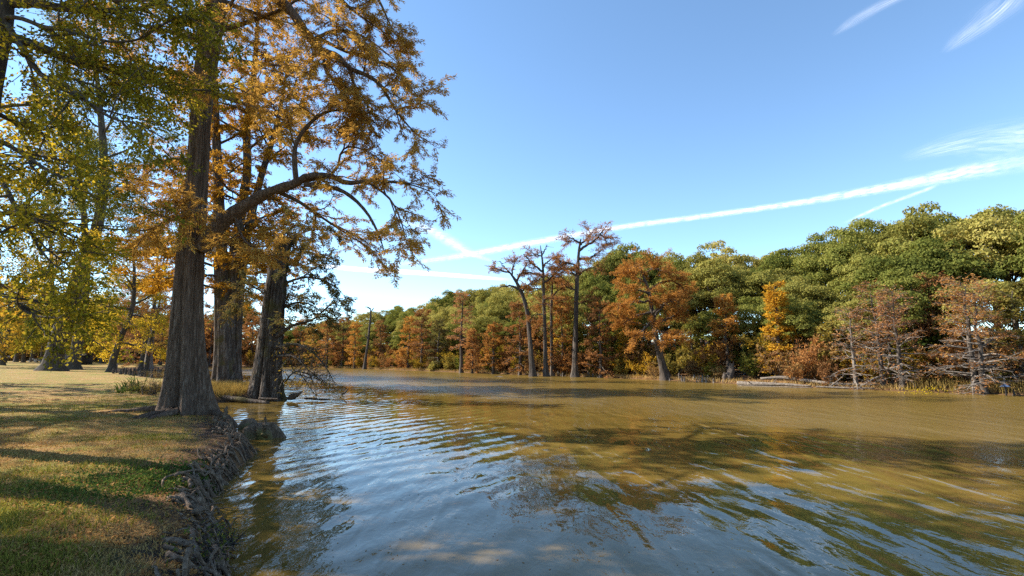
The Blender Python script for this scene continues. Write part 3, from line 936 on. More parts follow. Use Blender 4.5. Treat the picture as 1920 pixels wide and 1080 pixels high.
# ------------------------------------------------------------------ the great cypress at the bank
def great_cypress():
    rng = np.random.RandomState(11)
    Y = 17.6
    rows = [(353, 772), (351, 715), (351, 640), (354, 540), (362, 420), (371, 320), (377, 220), (386, 130), (398, 50), (408, -30), (420, -130), (430, -250), (438, -380)]
    P = pxline(rows, Y)
    base = np.array([P[0][0], Y, gz(P[0][0], Y)])
    P[0] = base + np.array([0, 0, -0.35])
    rad = np.array([0.50, 0.49, 0.48, 0.45, 0.40, 0.34, 0.33, 0.36, 0.36, 0.30, 0.24, 0.17, 0.06])
    o = thing('cypress_tree', base, 'huge bald cypress with fluted grey trunk and orange sprays leaning over the water', 'tree')
    mb = MB()
    trunk(mb, P, rad, sides=140, flare=1.05, flare_h=1.9, flutes=0.40, rough=0.014, rng=rng, nz=120, ridge=0.016)
    mb.build('trunk', M['bark_cypress'], o)
    Csp = spline(np.column_stack([P, rad]), 60)
    hand = {
        'A': limb_line([(378, 468, 17.6), (402, 432, 17.5), (440, 400, 17.3), (500, 362, 17.0), (550, 346, 16.8), (578, 331, 16.8), (620, 330, 16.6), (650, 343, 16.4),
                        (700, 339, 16.2), (765, 345, 15.9), (815, 362, 15.7)], [0.30, 0.28, 0.24, 0.17, 0.135, 0.12, 0.095, 0.08, 0.055, 0.03, 0.012], 26),
        'A2': limb_line([(556, 344, 16.8), (552, 300, 16.9), (556, 268, 17.0), (575, 238, 17.1), (605, 213, 17.0), (640, 207, 16.9), (690, 222, 16.7), (730, 250, 16.5)],
                        [0.10, 0.085, 0.075, 0.065, 0.055, 0.045, 0.03, 0.012], 18),
        'A3': limb_line([(572, 346, 16.7), (625, 352, 16.4), (660, 370, 16.2), (690, 402, 16.0), (710, 440, 15.9), (722, 476, 15.9)], [0.09, 0.075, 0.06, 0.045, 0.03, 0.014], 14),
        'A4': limb_line([(690, 341, 16.2), (730, 372, 16.0), (752, 415, 15.9), (764, 465, 15.8)], [0.05, 0.035, 0.02, 0.008], 10),
        'A5': limb_line([(560, 342, 16.8), (625, 325, 17.2), (640, 285, 17.3), (660, 275, 17.3), (700, 290, 17.2), (740, 320, 17.0)], [0.06, 0.05, 0.042, 0.035, 0.02, 0.01], 12),
        'E': limb_line([(515, 357, 17.0), (560, 378, 17.4), (610, 412, 17.8), (660, 445, 18.2), (712, 478, 18.4)], [0.08, 0.055, 0.04, 0.025, 0.01], 12),
        'B': limb_line([(412, -50, 17.6), (455, -45, 17.3), (505, -14, 17.0), (545, 20, 16.8), (572, 60, 16.7), (600, 92, 16.6), (613, 105, 16.5)], [0.27, 0.23, 0.19, 0.165, 0.15, 0.13, 0.11], 18),
        'B2': limb_line([(606, 97, 16.6), (632, 104, 16.4), (655, 128, 16.2), (685, 140, 16.0), (712, 158, 15.9), (735, 195, 15.8), (760, 230, 15.7), (800, 268, 15.6)], [0.10, 0.095, 0.085, 0.07, 0.055, 0.045, 0.03, 0.01], 18),
        'B3': limb_line([(605, 100, 16.6), (612, 135, 16.6), (632, 158, 16.7), (648, 190, 16.8), (660, 230, 16.9)], [0.06, 0.05, 0.04, 0.03, 0.01], 10),
        'B4': limb_line([(592, 72, 16.7), (625, 58, 16.9), (660, 60, 17.1), (700, 80, 17.2), (745, 118, 17.3)], [0.07, 0.055, 0.045, 0.03, 0.01], 12),
        'B5': limb_line([(655, 128, 16.2), (664, 160, 16.2), (668, 188, 16.2), (690, 215, 16.1)], [0.06, 0.05, 0.035, 0.01], 8),
        'B6': limb_line([(600, 72, 16.7), (645, 95, 16.3), (690, 110, 15.9), (740, 130, 15.6), (790, 190, 15.4)], [0.06, 0.05, 0.04, 0.025, 0.01], 12),
        'C': limb_line([(420, -130, 17.6), (500, -190, 17.2), (590, -160, 16.8), (660, -80, 16.5), (705, -10, 16.3), (738, 60, 16.2)], [0.2, 0.16, 0.12, 0.08, 0.05, 0.012], 16),
        'C2': limb_line([(560, -60, 17.0), (610, -30, 16.7), (650, 10, 16.5), (690, 40, 16.4), (735, 70, 16.3)], [0.1, 0.08, 0.06, 0.03, 0.01], 12),
        'D': limb_line([(362, 420, 17.6), (335, 405, 17.4), (300, 420, 17.2), (262, 455, 17.0)], [0.07, 0.05, 0.03, 0.01], 9),
        'D2': limb_line([(368, 330, 17.6), (345, 300, 17.8), (310, 300, 18.0), (270, 330, 18.2)], [0.07, 0.05, 0.03, 0.01], 9),
        'G': limb_line([(440, 402, 17.3), (452, 440, 17.0), (470, 462, 16.8), (500, 480, 16.6)], [0.05, 0.04, 0.025, 0.008], 9),
        'G2': limb_line([(365, 380, 17.4), (372, 370, 16.8), (360, 375, 16.2), (350, 395, 15.6)], [0.04, 0.03, 0.02, 0.008], 8),
    }
    dead = {'A3'}
    made = {}
    bare = {'A', 'B'}
    allb = []
    for key, lb in hand.items():
        mb = MB()
        tube(mb, lb[0], lb[1] * (1 + 0.08 * rng.normal(0, 1, len(lb[1]))), 12, cap=False)
        if key in dead:
            put_tubes(mb, ramify([lb], rng, 3, 0.5, npts=4, rmax=0.02, rmin=0.006, tmin=0.6), 4)
        else:
            b2 = ramify([lb], rng, 8 if key in bare else 9, 1.85, flat=0.6, tmin=0.5 if key in bare else 0.22, wob=0.17, droop=0.03, npts=6, rmax=0.03, rmin=0.007)
            b3 = ramify(b2, rng, 7, 0.75, flat=0.6, tmin=0.12, wob=0.16, droop=0.06, npts=4, rmax=0.011, rmin=0.004)
            put_tubes(mb, b2, 4)
            put_tubes(mb, b3, 3)
            allb += b3 + b2[::2]
        up = {'A2': 'A', 'A3': 'A', 'A4': 'A', 'A5': 'A', 'E': 'A', 'G': 'A', 'B2': 'B', 'B3': 'B', 'B4': 'B', 'B5': 'B', 'B6': 'B', 'C2': 'C'}.get(key)
        made[key] = mb.build('branch' if up else 'limb', M['bark_cypress'], made[up] if up else o)
        if key == 'A3': made[key]['label'] = 'bare dead branch hanging down from the long limb'
    L1 = auto_limbs(Csp[:, :3], Csp[:, 3], rng, 22, 0.52, 0.99, 5.2, (5, 50), npts=8, wob=0.14, rfac=0.5, rmax=0.11, profile=lambda f: 1.0 - 0.55 * f)
    for lb in L1:
        mb = MB()
        tube(mb, lb[0], lb[1], 7, cap=False)
        b2 = ramify([lb], rng, 8, 1.7, flat=0.6, tmin=0.2, wob=0.16, droop=0.03, npts=5, rmax=0.03, rmin=0.006)
        b3 = ramify(b2, rng, 6, 0.7, flat=0.6, tmin=0.15, wob=0.15, droop=0.06, npts=3, rmax=0.01, rmin=0.004)
        put_tubes(mb, b2, 4)
        put_tubes(mb, b3, 3)
        allb += b3
        mb.build('limb', M['bark_cypress'], o)
    for i in range(9):
        a = rng.uniform(0, 6.28)
        q0 = base[:2] + 0.75 * np.array([math.cos(a), math.sin(a)])
        xy = [q0]
        d = np.array([math.cos(a), math.sin(a)])
        for k in range(11):
            d = unit(d + rng.normal(0, 0.22, 2))
            xy.append(xy[-1] + d * 0.16)
        xy = np.array(xy)
        mb = MB()
        rr = np.linspace(0.13, 0.025, 12)
        tube(mb, np.column_stack([xy, ground_z(xy) + 0.02 - 0.35 * rr + np.linspace(0.12, -0.01, 12)]), rr, 8)
        mb.build('surface_root', M['bark_cypress'], o)
    lv = MB()
    feather(lv, allb, 118, 0.135, 0.028, rng, up=0.45, drop=0.25, tmin=0.1, puff=0.035)
    lv.build('crown', M['cyp_orange'], o, smooth=False)
    done(o)
great_cypress()

def triple_cypress():
    rng = np.random.RandomState(23)
    base = ground_hit(423, 716)
    Y = base[1]
    s = Y / F
    o = thing('cypress_tree', base, 'three-stemmed dark cypress with golden crown standing just behind the huge cypress', 'tree')
    stems = [([(418, 722), (417, 640), (415, 560), (414, 500), (412, 430), (408, 330), (404, 220), (402, 90)], [15, 13.5, 12.5, 12, 11, 9, 7, 3], 0.0),
             ([(430, 722), (430, 640), (433, 560), (440, 480), (452, 400), (463, 320), (463, 240), (472, 185), (480, 90), (484, 0)], [14, 11, 10, 10, 9, 8, 7, 6, 4.5, 2], 0.5),
             ([(440, 722), (444, 640), (448, 560), (456, 490), (468, 420), (490, 330), (520, 230), (540, 120)], [10, 8, 8, 7.5, 7, 6, 4.5, 2], 0.9)]
    allb = []
    for rows, px, dy in stems:
        P = pxline(rows, Y + dy)
        P[0, 2] = base[2] - 0.5
        rad = np.array(px) * s
        mb = MB()
        trunk(mb, P, rad, sides=40, flare=0.55, flare_h=1.6, flutes=0.16, rough=0.02, rng=rng, nz=50, ridge=0.015)
        mb.build('trunk', M['bark_old'], o)
        C = spline(np.column_stack([P, rad]), 50)
        L1 = auto_limbs(C[:, :3], C[:, 3], rng, 20, 0.30, 0.98, 7.0, (0, 35), npts=8, wob=0.14, rfac=0.42, rmax=0.12, profile=lambda f: 1.0 - 0.4 * f)
        for lb in L1:
            mb = MB()
            tube(mb, lb[0], lb[1], 6, cap=False)
            b2 = ramify([lb], rng, 8, 2.4, flat=0.7, tmin=0.2, wob=0.16, droop=0.03, npts=5, rmax=0.04, rmin=0.009)
            b3 = ramify(b2, rng, 5, 1.0, flat=0.65, tmin=0.15, wob=0.15, droop=0.05, npts=3, rmax=0.016, rmin=0.007)
            put_tubes(mb, b2, 4)
            put_tubes(mb, b3, 3)
            allb += b3 + b2[::2]
            mb.build('limb', M['bark_old'], o)
    lv = MB()
    feather(lv, allb, 46, 0.24, 0.085, rng, up=0.45, drop=0.2, tmin=0.1, puff=0.07)
    lv.build('crown', M['cyp_gold'], o, smooth=False)
    done(o)
triple_cypress()

def broken_cypress():
    rng = np.random.RandomState(31)
    Y = 28.3
    P = pxline([(496, 750), (499, 715), (505, 650), (512, 580), (519, 520), (526, 480), (534, 446)], Y)
    base = np.array([P[0][0], Y, 0.0])
    P[0, 2] = -0.5
    s = Y / F
    rad = np.array([22, 20, 19, 17.5, 16, 14, 12.5]) * s
    o = thing('cypress_tree', base, 'leaning hollow cypress with broken-off top and gnarled foot standing in the water', 'tree')
    mb = MB()
    trunk(mb, P, rad, sides=90, flare=0.75, flare_h=1.6, flutes=0.42, rough=0.03, rng=rng, nz=70, ridge=0.045)
    mb.build('trunk', M['bark_old'], o)
    mb = MB()                                   # splintered rim of the break
    for i in range(16):
        a = i / 16 * 6.28
        r = rad[-1] * 0.85
        p0 = P[-1] + np.array([math.cos(a) * r, math.sin(a) * r, -0.15])
        tube(mb, np.array([p0, p0 + [0.02, 0, rng.uniform(0.2, 0.55)]]), [0.09, 0.012], 5)
    mb.build('broken_rim', M['bark_old'], o)
    L = []
    for k, (rows, rr) in enumerate([
        ([(508, 640, 28.2), (545, 612, 27.6), (585, 600, 27.2), (615, 575, 27), (640, 560, 26.8)], [0.14, 0.09, 0.06, 0.035, 0.01]),
        ([(512, 655, 28.1), (545, 645, 27.4), (580, 655, 27), (612, 690, 26.8), (630, 725, 26.6)], [0.13, 0.08, 0.05, 0.03, 0.01]),
        ([(512, 668, 28.0), (548, 668, 27.2), (575, 690, 26.8), (590, 725, 26.6)], [0.1, 0.06, 0.04, 0.01]),
        ([(520, 540, 28.3), (550, 525, 28.4), (585, 520, 28.5), (625, 535, 28.6), (650, 560, 28.6)], [0.1, 0.07, 0.05, 0.03, 0.01]),
        ([(524, 500, 28.3), (550, 470, 28.6), (590, 470, 28.8), (620, 490, 28.9)], [0.09, 0.06, 0.04, 0.01]),
        ([(515, 590, 28.3), (545, 570, 28.8), (580, 570, 29.2), (620, 600, 29.4)], [0.1, 0.07, 0.04, 0.01]),
        ([(530, 470, 28.3), (560, 440, 28.0), (600, 430, 27.8), (640, 445, 27.6)], [0.08, 0.05, 0.03, 0.01]),
        ([(505, 560, 28.3), (480, 540, 28.8), (455, 545, 29.2), (435, 570, 29.4)], [0.07, 0.05, 0.03, 0.01]),
        ([(528, 730, 28.0), (548, 700, 27.6), (575, 700, 27.2), (610, 715, 27.0)], [0.05, 0.04, 0.03, 0.01]),
    ]):
        L.append(limb_line(rows, rr, 12))
    allb, bareb = [], []
    for i, lb in enumerate(L):
        mb = MB()
        tube(mb, lb[0], lb[1], 7, cap=False)
        bare = i in (1, 2, 8)
        b2 = ramify([lb], rng, 20 if bare else 12, 1.5, flat=0.45, tmin=0.12, wob=0.2, droop=0.10 if bare else 0.03, npts=6, rmax=0.03, rmin=0.006)
        b3 = ramify(b2, rng, 8 if bare else 6, 0.7, flat=0.4, tmin=0.15, wob=0.2, droop=0.1, npts=4, rmax=0.012, rmin=0.005)
        put_tubes(mb, b2, 4)
        put_tubes(mb, b3, 3)
        mb.build('limb', M['bark_old'], o)
        (bareb if bare else allb).extend(b3)
    lv = MB()
    feather(lv, allb, 50, 0.2, 0.05, rng, up=0.45, drop=0.2, puff=0.05)
    lv.build('crown', M['cyp_olive'], o, smooth=False)
    lv = MB()
    feather(lv, bareb, 2.0, 0.16, 0.05, rng, up=0.4, drop=0.3, puff=0.05)
    lv.build('foliage', M['leaf_amber'], o, smooth=False)
    done(o)
broken_cypress()

# ------------------------------------------------------------------ the yellowing tree that reaches in from beyond the edge
def overhanging_tree():
    Y = 10.2
    P = pxline([(-70, 800), (-62, 500), (-45, 300), (-18, 140), (2, 40), (8, -60), (14, -200), (20, -380), (24, -520)], Y)
    P[0, 2] = gz(P[0][0], Y)
    rad = np.array([0.30, 0.27, 0.25, 0.23, 0.20, 0.16, 0.11, 0.06, 0.03])
    hand = [limb_line(r, q, 22) for r, q in [
        ([(2, 40, 10.2), (15, 32, 10.1), (45, 36, 9.9), (80, 50, 9.8), (133, 58, 9.7), (175, 72, 9.6), (220, 79, 9.5), (265, 72, 9.5), (300, 50, 9.4), (340, 30, 9.4), (385, 20, 9.3)], [0.06, 0.05, 0.045, 0.04, 0.035, 0.03, 0.025, 0.02, 0.015, 0.01, 0.006]),
        ([(-5, 80, 10.2), (10, 45, 10.1), (28, 70, 9.9), (50, 103, 9.7), (80, 143, 9.5), (123, 160, 9.4), (167, 193, 9.3), (213, 223, 9.2), (260, 233, 9.2), (310, 262, 9.1)], [0.07, 0.065, 0.06, 0.055, 0.05, 0.045, 0.035, 0.025, 0.015, 0.006]),
        ([(30, 72, 9.9), (100, 97, 10.3), (160, 120, 10.6), (207, 130, 10.8), (253, 150, 11), (320, 190, 11.2)], [0.045, 0.04, 0.03, 0.025, 0.015, 0.006]),
        ([(45, 36, 9.9), (100, 60, 10.4), (150, 105, 10.8), (215, 155, 11.0), (270, 165, 11.2), (330, 150, 11.4)], [0.04, 0.035, 0.03, 0.02, 0.012, 0.006]),
        ([(-60, 500, 10.2), (-10, 545, 9.8), (23, 560, 9.6), (47, 583, 9.5), (80, 595, 9.4), (130, 600, 9.3)], [0.05, 0.045, 0.035, 0.025, 0.015, 0.006]),
        ([(-50, 330, 10.2), (0, 340, 9.9), (30, 390, 9.6), (54, 430, 9.5), (75, 467, 9.4), (100, 495, 9.3), (145, 530, 9.2)], [0.06, 0.05, 0.04, 0.03, 0.025, 0.015, 0.006]),
        ([(-40, 260, 10.2), (0, 265, 9.8), (45, 290, 9.6), (100, 325, 9.4), (160, 345, 9.2), (230, 350, 9.0)], [0.06, 0.05, 0.04, 0.03, 0.015, 0.006]),
        ([(-30, 200, 10.2), (20, 225, 10.8), (80, 250, 11.2), (140, 290, 11.6), (200, 330, 11.9)], [0.06, 0.05, 0.035, 0.02, 0.006]),
        ([(-55, 420, 10.2), (0, 400, 10.6), (60, 410, 11.0), (130, 440, 11.4), (200, 470, 11.8)], [0.06, 0.05, 0.035, 0.02, 0.006]),
        ([(5, -20, 10.2), (60, -40, 9.9), (130, -30, 9.7), (210, 0, 9.5), (300, 5, 9.4), (400, 60, 9.3)], [0.08, 0.06, 0.05, 0.035, 0.02, 0.006]),
        ([(8, -60, 10.2), (90, -80, 10.5), (180, -60, 10.8), (260, -20, 11.0), (330, 40, 11.2)], [0.08, 0.06, 0.05, 0.03, 0.006]),
    ]]
    broad_tree('hackberry_tree', P, rad, 'yellow-green leafy tree whose long branches reach in from beyond the picture edge', None, 41, 'leaf_yellow',
               limbs=14, t0=0.45, length=4.2, elev=(10, 55), leafL=0.085, leafW=0.05, per_m=11, k=5, spread=0.07, sub=9, sub2=7, hand=hand, droop=0.01)
overhanging_tree()

# ------------------------------------------------------------------ park trees on the lawn
def stem_px(rows, widths, base):
    Y = base[1]
    P = pxline(rows, Y)
    P[0] = base
    return P, np.array(widths) * 0.5 * Y / F

b = ground_hit(98, 695)
P, r = stem_px([(98, 695), (108, 645), (122, 595), (138, 548), (158, 490), (178, 440), (190, 390), (196, 320), (190, 230), (180, 120), (176, 20)], [30, 27, 25, 23, 21, 19, 17, 14, 11, 7, 3], b)
broad_tree('oak_tree', P, r, 'thick dark oak leaning over the lawn with a hollow at its foot', None, 51, 'leaf_green', limbs=26, t0=0.46, length=10.5,
           elev=(12, 55), leafL=0.22, leafW=0.14, per_m=6.0, k=5, spread=0.26, flare=0.9, flare_h=1.0, sub=7, sub2=6, profile=lambda f: 1.0 - 0.45 * f)
b = ground_hit(138, 693)
P, r = stem_px([(138, 693), (146, 640), (155, 590), (160, 540), (162, 480), (158, 410), (150, 330), (144, 250)], [19, 17, 16, 14, 12, 10, 7, 3], b)
broad_tree('oak_tree', P, r, 'slimmer brown-barked tree just beside the thick leaning oak', None, 52, 'leaf_amber', limbs=18, t0=0.5, length=7.5,
           elev=(12, 50), leafL=0.22, leafW=0.14, per_m=5.5, k=5, spread=0.24, flare=0.7, flare_h=0.8, sub=6, sub2=6)
b = ground_hit(208, 697)
P, r = stem_px([(208, 697), (212, 675), (219, 655), (230, 625), (243, 595), (250, 560), (252, 510), (250, 460)], [14, 11, 10, 9, 8, 7, 5, 2.5], b)
broad_tree('elm_tree', P, r, 'small crooked tree with drooping yellow leaves beside the inlet', None, 53, 'leaf_yellow', limbs=16, t0=0.32, length=6.0,
           elev=(-6, 42), leafL=0.22, leafW=0.14, per_m=5.0, k=5, spread=0.24, flare=1.0, flare_h=0.5, sub=6, sub2=6, droop=0.03)
b = ground_hit(95, 686)
P, r = stem_px([(95, 686), (96, 650), (97, 600), (98, 540), (96, 470), (92, 400)], [11, 9, 8, 7, 5, 2.5], b)
broad_tree('elm_tree', P, r, 'tree with paired reddish trunks half hidden behind the thick leaning oak', None, 54, 'leaf_amber', limbs=14, t0=0.48, length=7.5,
           elev=(12, 50), leafL=0.24, leafW=0.15, per_m=5.0, k=5, spread=0.26, sub=6, sub2=5)
# trees beyond the edge of the picture, whose branches and shade reach into it
b = np.array([-26.0, 19.0, gz(-26, 19)])
broad_tree('hackberry_tree', b + np.array([(0, 0, 0), (0.2, 0.1, 4), (0.5, 0.3, 8), (0.9, 0.2, 12), (1.2, 0, 16)]), np.array([0.42, 0.36, 0.30, 0.2, 0.06]), 'broad yellow-green tree on the lawn whose leaves hang in at the edge of the picture', None, 61,
           'leaf_yellow', limbs=20, t0=0.42, length=7.0, elev=(5, 55), leafL=0.17, leafW=0.11, per_m=4.6, k=5, spread=0.2, sub=7, sub2=6)
b = np.array([-20.0, 10.0, gz(-20.0, 10.0)])
broad_tree('hackberry_tree', b + np.array([(0, 0, 0), (0, 0.1, 5), (0.2, 0.2, 11), (0.3, 0.2, 17), (0.5, 0, 22)]), np.array([0.44, 0.38, 0.32, 0.2, 0.06]), 'shade tree standing on the lawn outside the picture', None, 62,
           'leaf_green', limbs=24, t0=0.48, length=5.8, elev=(0, 50), leafL=0.30, leafW=0.2, per_m=4.4, k=5, spread=0.24, sub=6, sub2=5)

copy_tree([o for o in scene.objects if o.get('label') == 'shade tree standing on the lawn outside the picture'][0], (-15.0, 7.4, gz(-15.0, 7.4)), 2.0, (0.75, 0.75, 1.0), 'second shade tree on the lawn outside the picture')
for q, sd, lm in (((-31.0, 20.0), 63, 'leaf_yellow'), ((-37.0, 31.0), 64, 'leaf_amber')):
    b = np.array([q[0], q[1], gz(*q)])
    broad_tree('hackberry_tree', b + np.array([(0, 0, 0), (0, 0.1, 4), (0.2, 0.2, 8), (0.3, 0.2, 12), (0.5, 0, 16)]), np.array([0.40, 0.34, 0.28, 0.18, 0.05]), 'wide shade tree outside the picture, ' + ('beside' if sd == 63 else 'beyond') + ' the lawn', None, sd,
               lm, limbs=18, t0=0.28, length=6.5, elev=(-5, 50), leafL=0.26, leafW=0.17, per_m=2.0, k=5, spread=0.24, sub=6, sub2=5)

# copies of park trees standing further back
def park_variant(seed, leafm, H, spread):
    s = np.linspace(0, 1, 6)
    rng = np.random.RandomState(seed)
    P = np.column_stack([rng.normal(0, 0.25, 6) * s, rng.normal(0, 0.25, 6) * s, s * H])
    return P, 0.42 * (1 - 0.9 * s)
pv = []
for i, (lm, H, nm) in enumerate([('leaf_amber', 15, 'elm_tree'), ('leaf_yellow', 14, 'elm_tree'), ('leaf_green', 17, 'oak_tree')]):
    P, r = park_variant(70 + i, lm, H, 6)
    pv.append(broad_tree(nm, P, r, '', 'trees at the back of the park', 75 + i, lm, limbs=16, t0=0.26, length=6.5, elev=(0, 50), leafL=0.34, leafW=0.22, per_m=2.6, k=5,
                         spread=0.32, sub=6, sub2=5, sides=12))
park_spots = [(8, 676, 115, 0, 1.0), (30, 675, 130, 2, 1.0), (44, 676, 120, 1, 0.9), (60, 675, 140, 2, 1.1), (78, 674, 150, 0, 1.0), (115, 676, 125, 1, 1.0), (165, 678, 135, 0, 0.9), (190, 680, 120, 2, 0.95),
              (20, 674, 165, 1, 1.2), (140, 675, 170, 2, 1.2), (225, 681, 150, 0, 1.0), (-25, 680, 80, 0, 1.0), (5, 679, 92, 2, 0.9), (70, 673, 185, 1, 1.3), (180, 675, 190, 0, 1.3), (255, 680, 175, 2, 1.2)]
park_labels = ['yellowing park tree near the pale trailer at the edge', 'tall dark green park tree above the pale trailer', 'yellow park tree between the trailer and the picnic table', 'dark green tree behind the picnic table',
               'amber tree standing far behind the picnic table', 'yellow tree in front of the board shed', 'amber tree close to the corner of the board shed', 'green tree beside the small dark hut',
               'distant yellow tree at the very back of the park by the edge', 'distant green tree behind the board shed', 'amber tree behind the small crooked tree', 'amber tree at the picture edge nearest of the back trees', 'green tree at the picture edge above the trailer',
               'farthest yellow tree behind the picnic lawn', 'farthest amber tree behind the small hut', 'farthest green tree behind the inlet']
used = set()
for (u, v, Y, k, sc), lb in zip(park_spots, park_labels):
    p = at(u, v, Y)
    p[2] = gz(p[0], p[1])
    if k not in used:
        used.add(k)
        o = pv[k]
        o.location = p
        o.scale = (sc, sc, sc)
        o['label'] = lb
    else:
        copy_tree(pv[k], p, random.Random(u).uniform(0, 6), (sc, sc, sc * 1.05), lb, 'trees at the back of the park')

# ------------------------------------------------------------------ far shore: cypresses one by one
def shore_pt(u, v):
    p = atz(u, v, 0.0)
    d, f = shore(p[None])
    return np.array([p[0], p[1], max(gz(p[0], p[1]), -0.15)])

def hgt(u0, v0, vtop, extra=0.0):
    """height of a tree with its foot at (u0, v0) and its top in row vtop"""
    p = atz(u0, v0, 0.0)
    return at(u0, vtop, p[1] + extra)[2] - p[2]

GF = 'cypresses along the far shore'
fc = [  # column, row of the foot, row of the top, foot radius, leaf, options, label
    (641, 690, 600, 0.32, 'cyp_rust', dict(t0=0.25, spread=0.26), 'rust-brown cypress left of the tall bare snag on the far shore'),
    (612, 690, 606, 0.30, 'cyp_rust', dict(t0=0.2, spread=0.26), 'rust cypress seen just past the drooping branches of the leaning hollow trunk'),
    (664, 691, 608, 0.25, 'cyp_bright', dict(t0=0.15, spread=0.22), 'bushy orange cypress directly behind the bare snag'),
    (712, 691, 608, 0.28, 'cyp_rust', dict(t0=0.2, spread=0.25), 'dull rust cypress just right of the bare snag'),
    (765, 694, 600, 0.32, 'cyp_bright', dict(t0=0.22, spread=0.24), 'bright orange-red cypress with dark trunk right of the snag'),
    (790, 695, 585, 0.30, 'cyp_rust', dict(t0=0.3, spread=0.24), 'taller rusty cypress touching the bright orange-red one'),
    (821, 696, 606, 0.30, 'cyp_olive', dict(t0=0.2, spread=0.25), 'dull olive-brown cypress above the round pale bush'),
    (865, 699, 551, 0.36, 'cyp_pink', dict(t0=0.35, spread=0.18, dens=0.55, limbs=30), 'tall thin-crowned pinkish cypress rising above its neighbours'),
    (886, 700, 625, 0.2, 'cyp_rust', dict(t0=0.2, spread=0.26), 'short rust cypress right of the tall thin pinkish one'),
    (925, 701, 611, 0.28, 'cyp_bright', dict(t0=0.2, spread=0.28), 'orange cypress behind the dark floating log'),
    (975, 703, 570, 0.28, 'cyp_rust', dict(t0=0.16, spread=0.24), 'dense rust cypress just left of the leaning bare trunk'),
    (1127, 708, 574, 0.24, 'cyp_rust', dict(t0=0.12, spread=0.27), 'small red-brown cypress right of the tallest flat-topped one'),
    (1055, 706, 560, 0.24, 'cyp_bright', dict(t0=0.1, spread=0.22), 'orange cypress foliage between the twin trunks and the tallest cypress'),
    (1180, 709, 590, 0.22, 'cyp_gold', dict(t0=0.08, spread=0.25), 'golden bushy cypress left of the leaning orange tree'),
    (1300, 713, 600, 0.24, 'bush_olive', dict(t0=0.1, spread=0.26), 'olive and yellow tree right of the leaning orange cypress'),
    (1366, 717, 556, 0.26, 'cyp_bright', dict(t0=0.45, spread=0.2), 'orange cypress top behind the broken stump'),
    (1465, 722, 537, 0.28, 'cyp_gold', dict(t0=0.05, spread=0.19, limbs=34, sub=6), 'narrow golden-orange cypress above the fallen logs'),
    (1606, 729, 585, 0.20, 'cyp_pink', dict(t0=0.12, spread=0.36, dens=0.4, snag=0.6, leafL=0.2, leafW=0.055, twig=0.011, barkm='bark_pale', lean=(-0.02, 0)), 'pale leafless-looking cypress beside the end of the fallen logs'),
    (1658, 731, 545, 0.24, 'cyp_rust', dict(t0=0.15, spread=0.33, dens=0.75, snag=0.6, leafL=0.2, leafW=0.055, twig=0.011, barkm='bark_far', lean=(-0.05, 0)), 'red-topped cypress with bare grey lower limbs leaning left'),
    (1676, 731, 575, 0.2, 'cyp_pink', dict(t0=0.15, spread=0.3, dens=0.6, snag=0.6, leafL=0.2, leafW=0.055, twig=0.011, barkm='bark_far'), 'middle slim grey cypress of the cluster of swollen feet'),
    (1694, 733, 548, 0.24, 'cyp_pink', dict(t0=0.15, spread=0.3, dens=0.7, snag=0.6, leafL=0.2, leafW=0.055, twig=0.011, barkm='bark_far', lean=(-0.02, 0)), 'pinkish cypress rightmost in the cluster of swollen feet'),
    (1831, 738, 535, 0.26, 'cyp_rust', dict(t0=0.14, spread=0.36, dens=0.8, snag=0.6, leafL=0.2, leafW=0.055, twig=0.011, barkm='bark_far', lean=(-0.01, 0), limbs=30), 'left of the twin rusty cypresses with pale bare limbs near the post'),
    (1845, 739, 550, 0.24, 'cyp_rust', dict(t0=0.14, spread=0.36, dens=0.6, snag=0.65, leafL=0.2, leafW=0.055, twig=0.011, barkm='bark_far', lean=(0.01, 0), limbs=30), 'right of the twin rusty cypresses with pale bare limbs near the post'),
    (1768, 731, 525, 0.22, 'cyp_rust', dict(t0=0.3, spread=0.24, dens=0.8), 'deep red cypress top standing behind the reed patch'),
    (1720, 730, 556, 0.2, 'cyp_pink', dict(t0=0.2, spread=0.28, dens=0.7, snag=0.6, leafL=0.2, leafW=0.055, twig=0.011), 'pale pink cypress behind the yellow flowers'),
    (1925, 741, 545, 0.24, 'bush_olive', dict(t0=0.08, spread=0.32), 'yellow-olive tree behind the post at the picture edge'),
    (1560, 726, 610, 0.2, 'bush_olive', dict(t0=0.1, spread=0.3), 'dark olive tree behind the middle of the fallen logs'),
    (560, 688, 600, 0.3, 'cyp_rust', dict(t0=0.2, spread=0.28), 'rust cypress seen through the branches of the leaning hollow trunk'),
    (585, 689, 612, 0.28, 'cyp_orange', dict(t0=0.2, spread=0.28), 'orange cypress seen right through the hanging bare twigs'),
    (470, 687, 590, 0.3, 'cyp_rust', dict(t0=0.2, spread=0.3), 'rust cypress across the inlet seen between the two dark trunks'),
    (300, 689, 515, 0.3, 'cyp_rust', dict(t0=0.15, spread=0.3), 'rust cypress across the inlet just left of the huge trunk'),
    (240, 690, 545, 0.3, 'cyp_pink', dict(t0=0.15, spread=0.3), 'pale pinkish cypress across the inlet above the row of knees'),
    (322, 689, 560, 0.3, 'cyp_orange', dict(t0=0.15, spread=0.3), 'orange cypress across the inlet hidden behind the huge trunk'),
    (392, 688, 575, 0.3, 'cyp_rust', dict(t0=0.15, spread=0.3), 'rust cypress across the inlet right behind the huge trunk'),
    (515, 688, 600, 0.3, 'cyp_rust', dict(t0=0.15, spread=0.3), 'rust cypress across the inlet behind the leaning hollow trunk'),
    (440, 686, 560, 0.3, 'cyp_orange', dict(t0=0.2, spread=0.3), 'orange cypress across the inlet behind the triple trunk'),
]
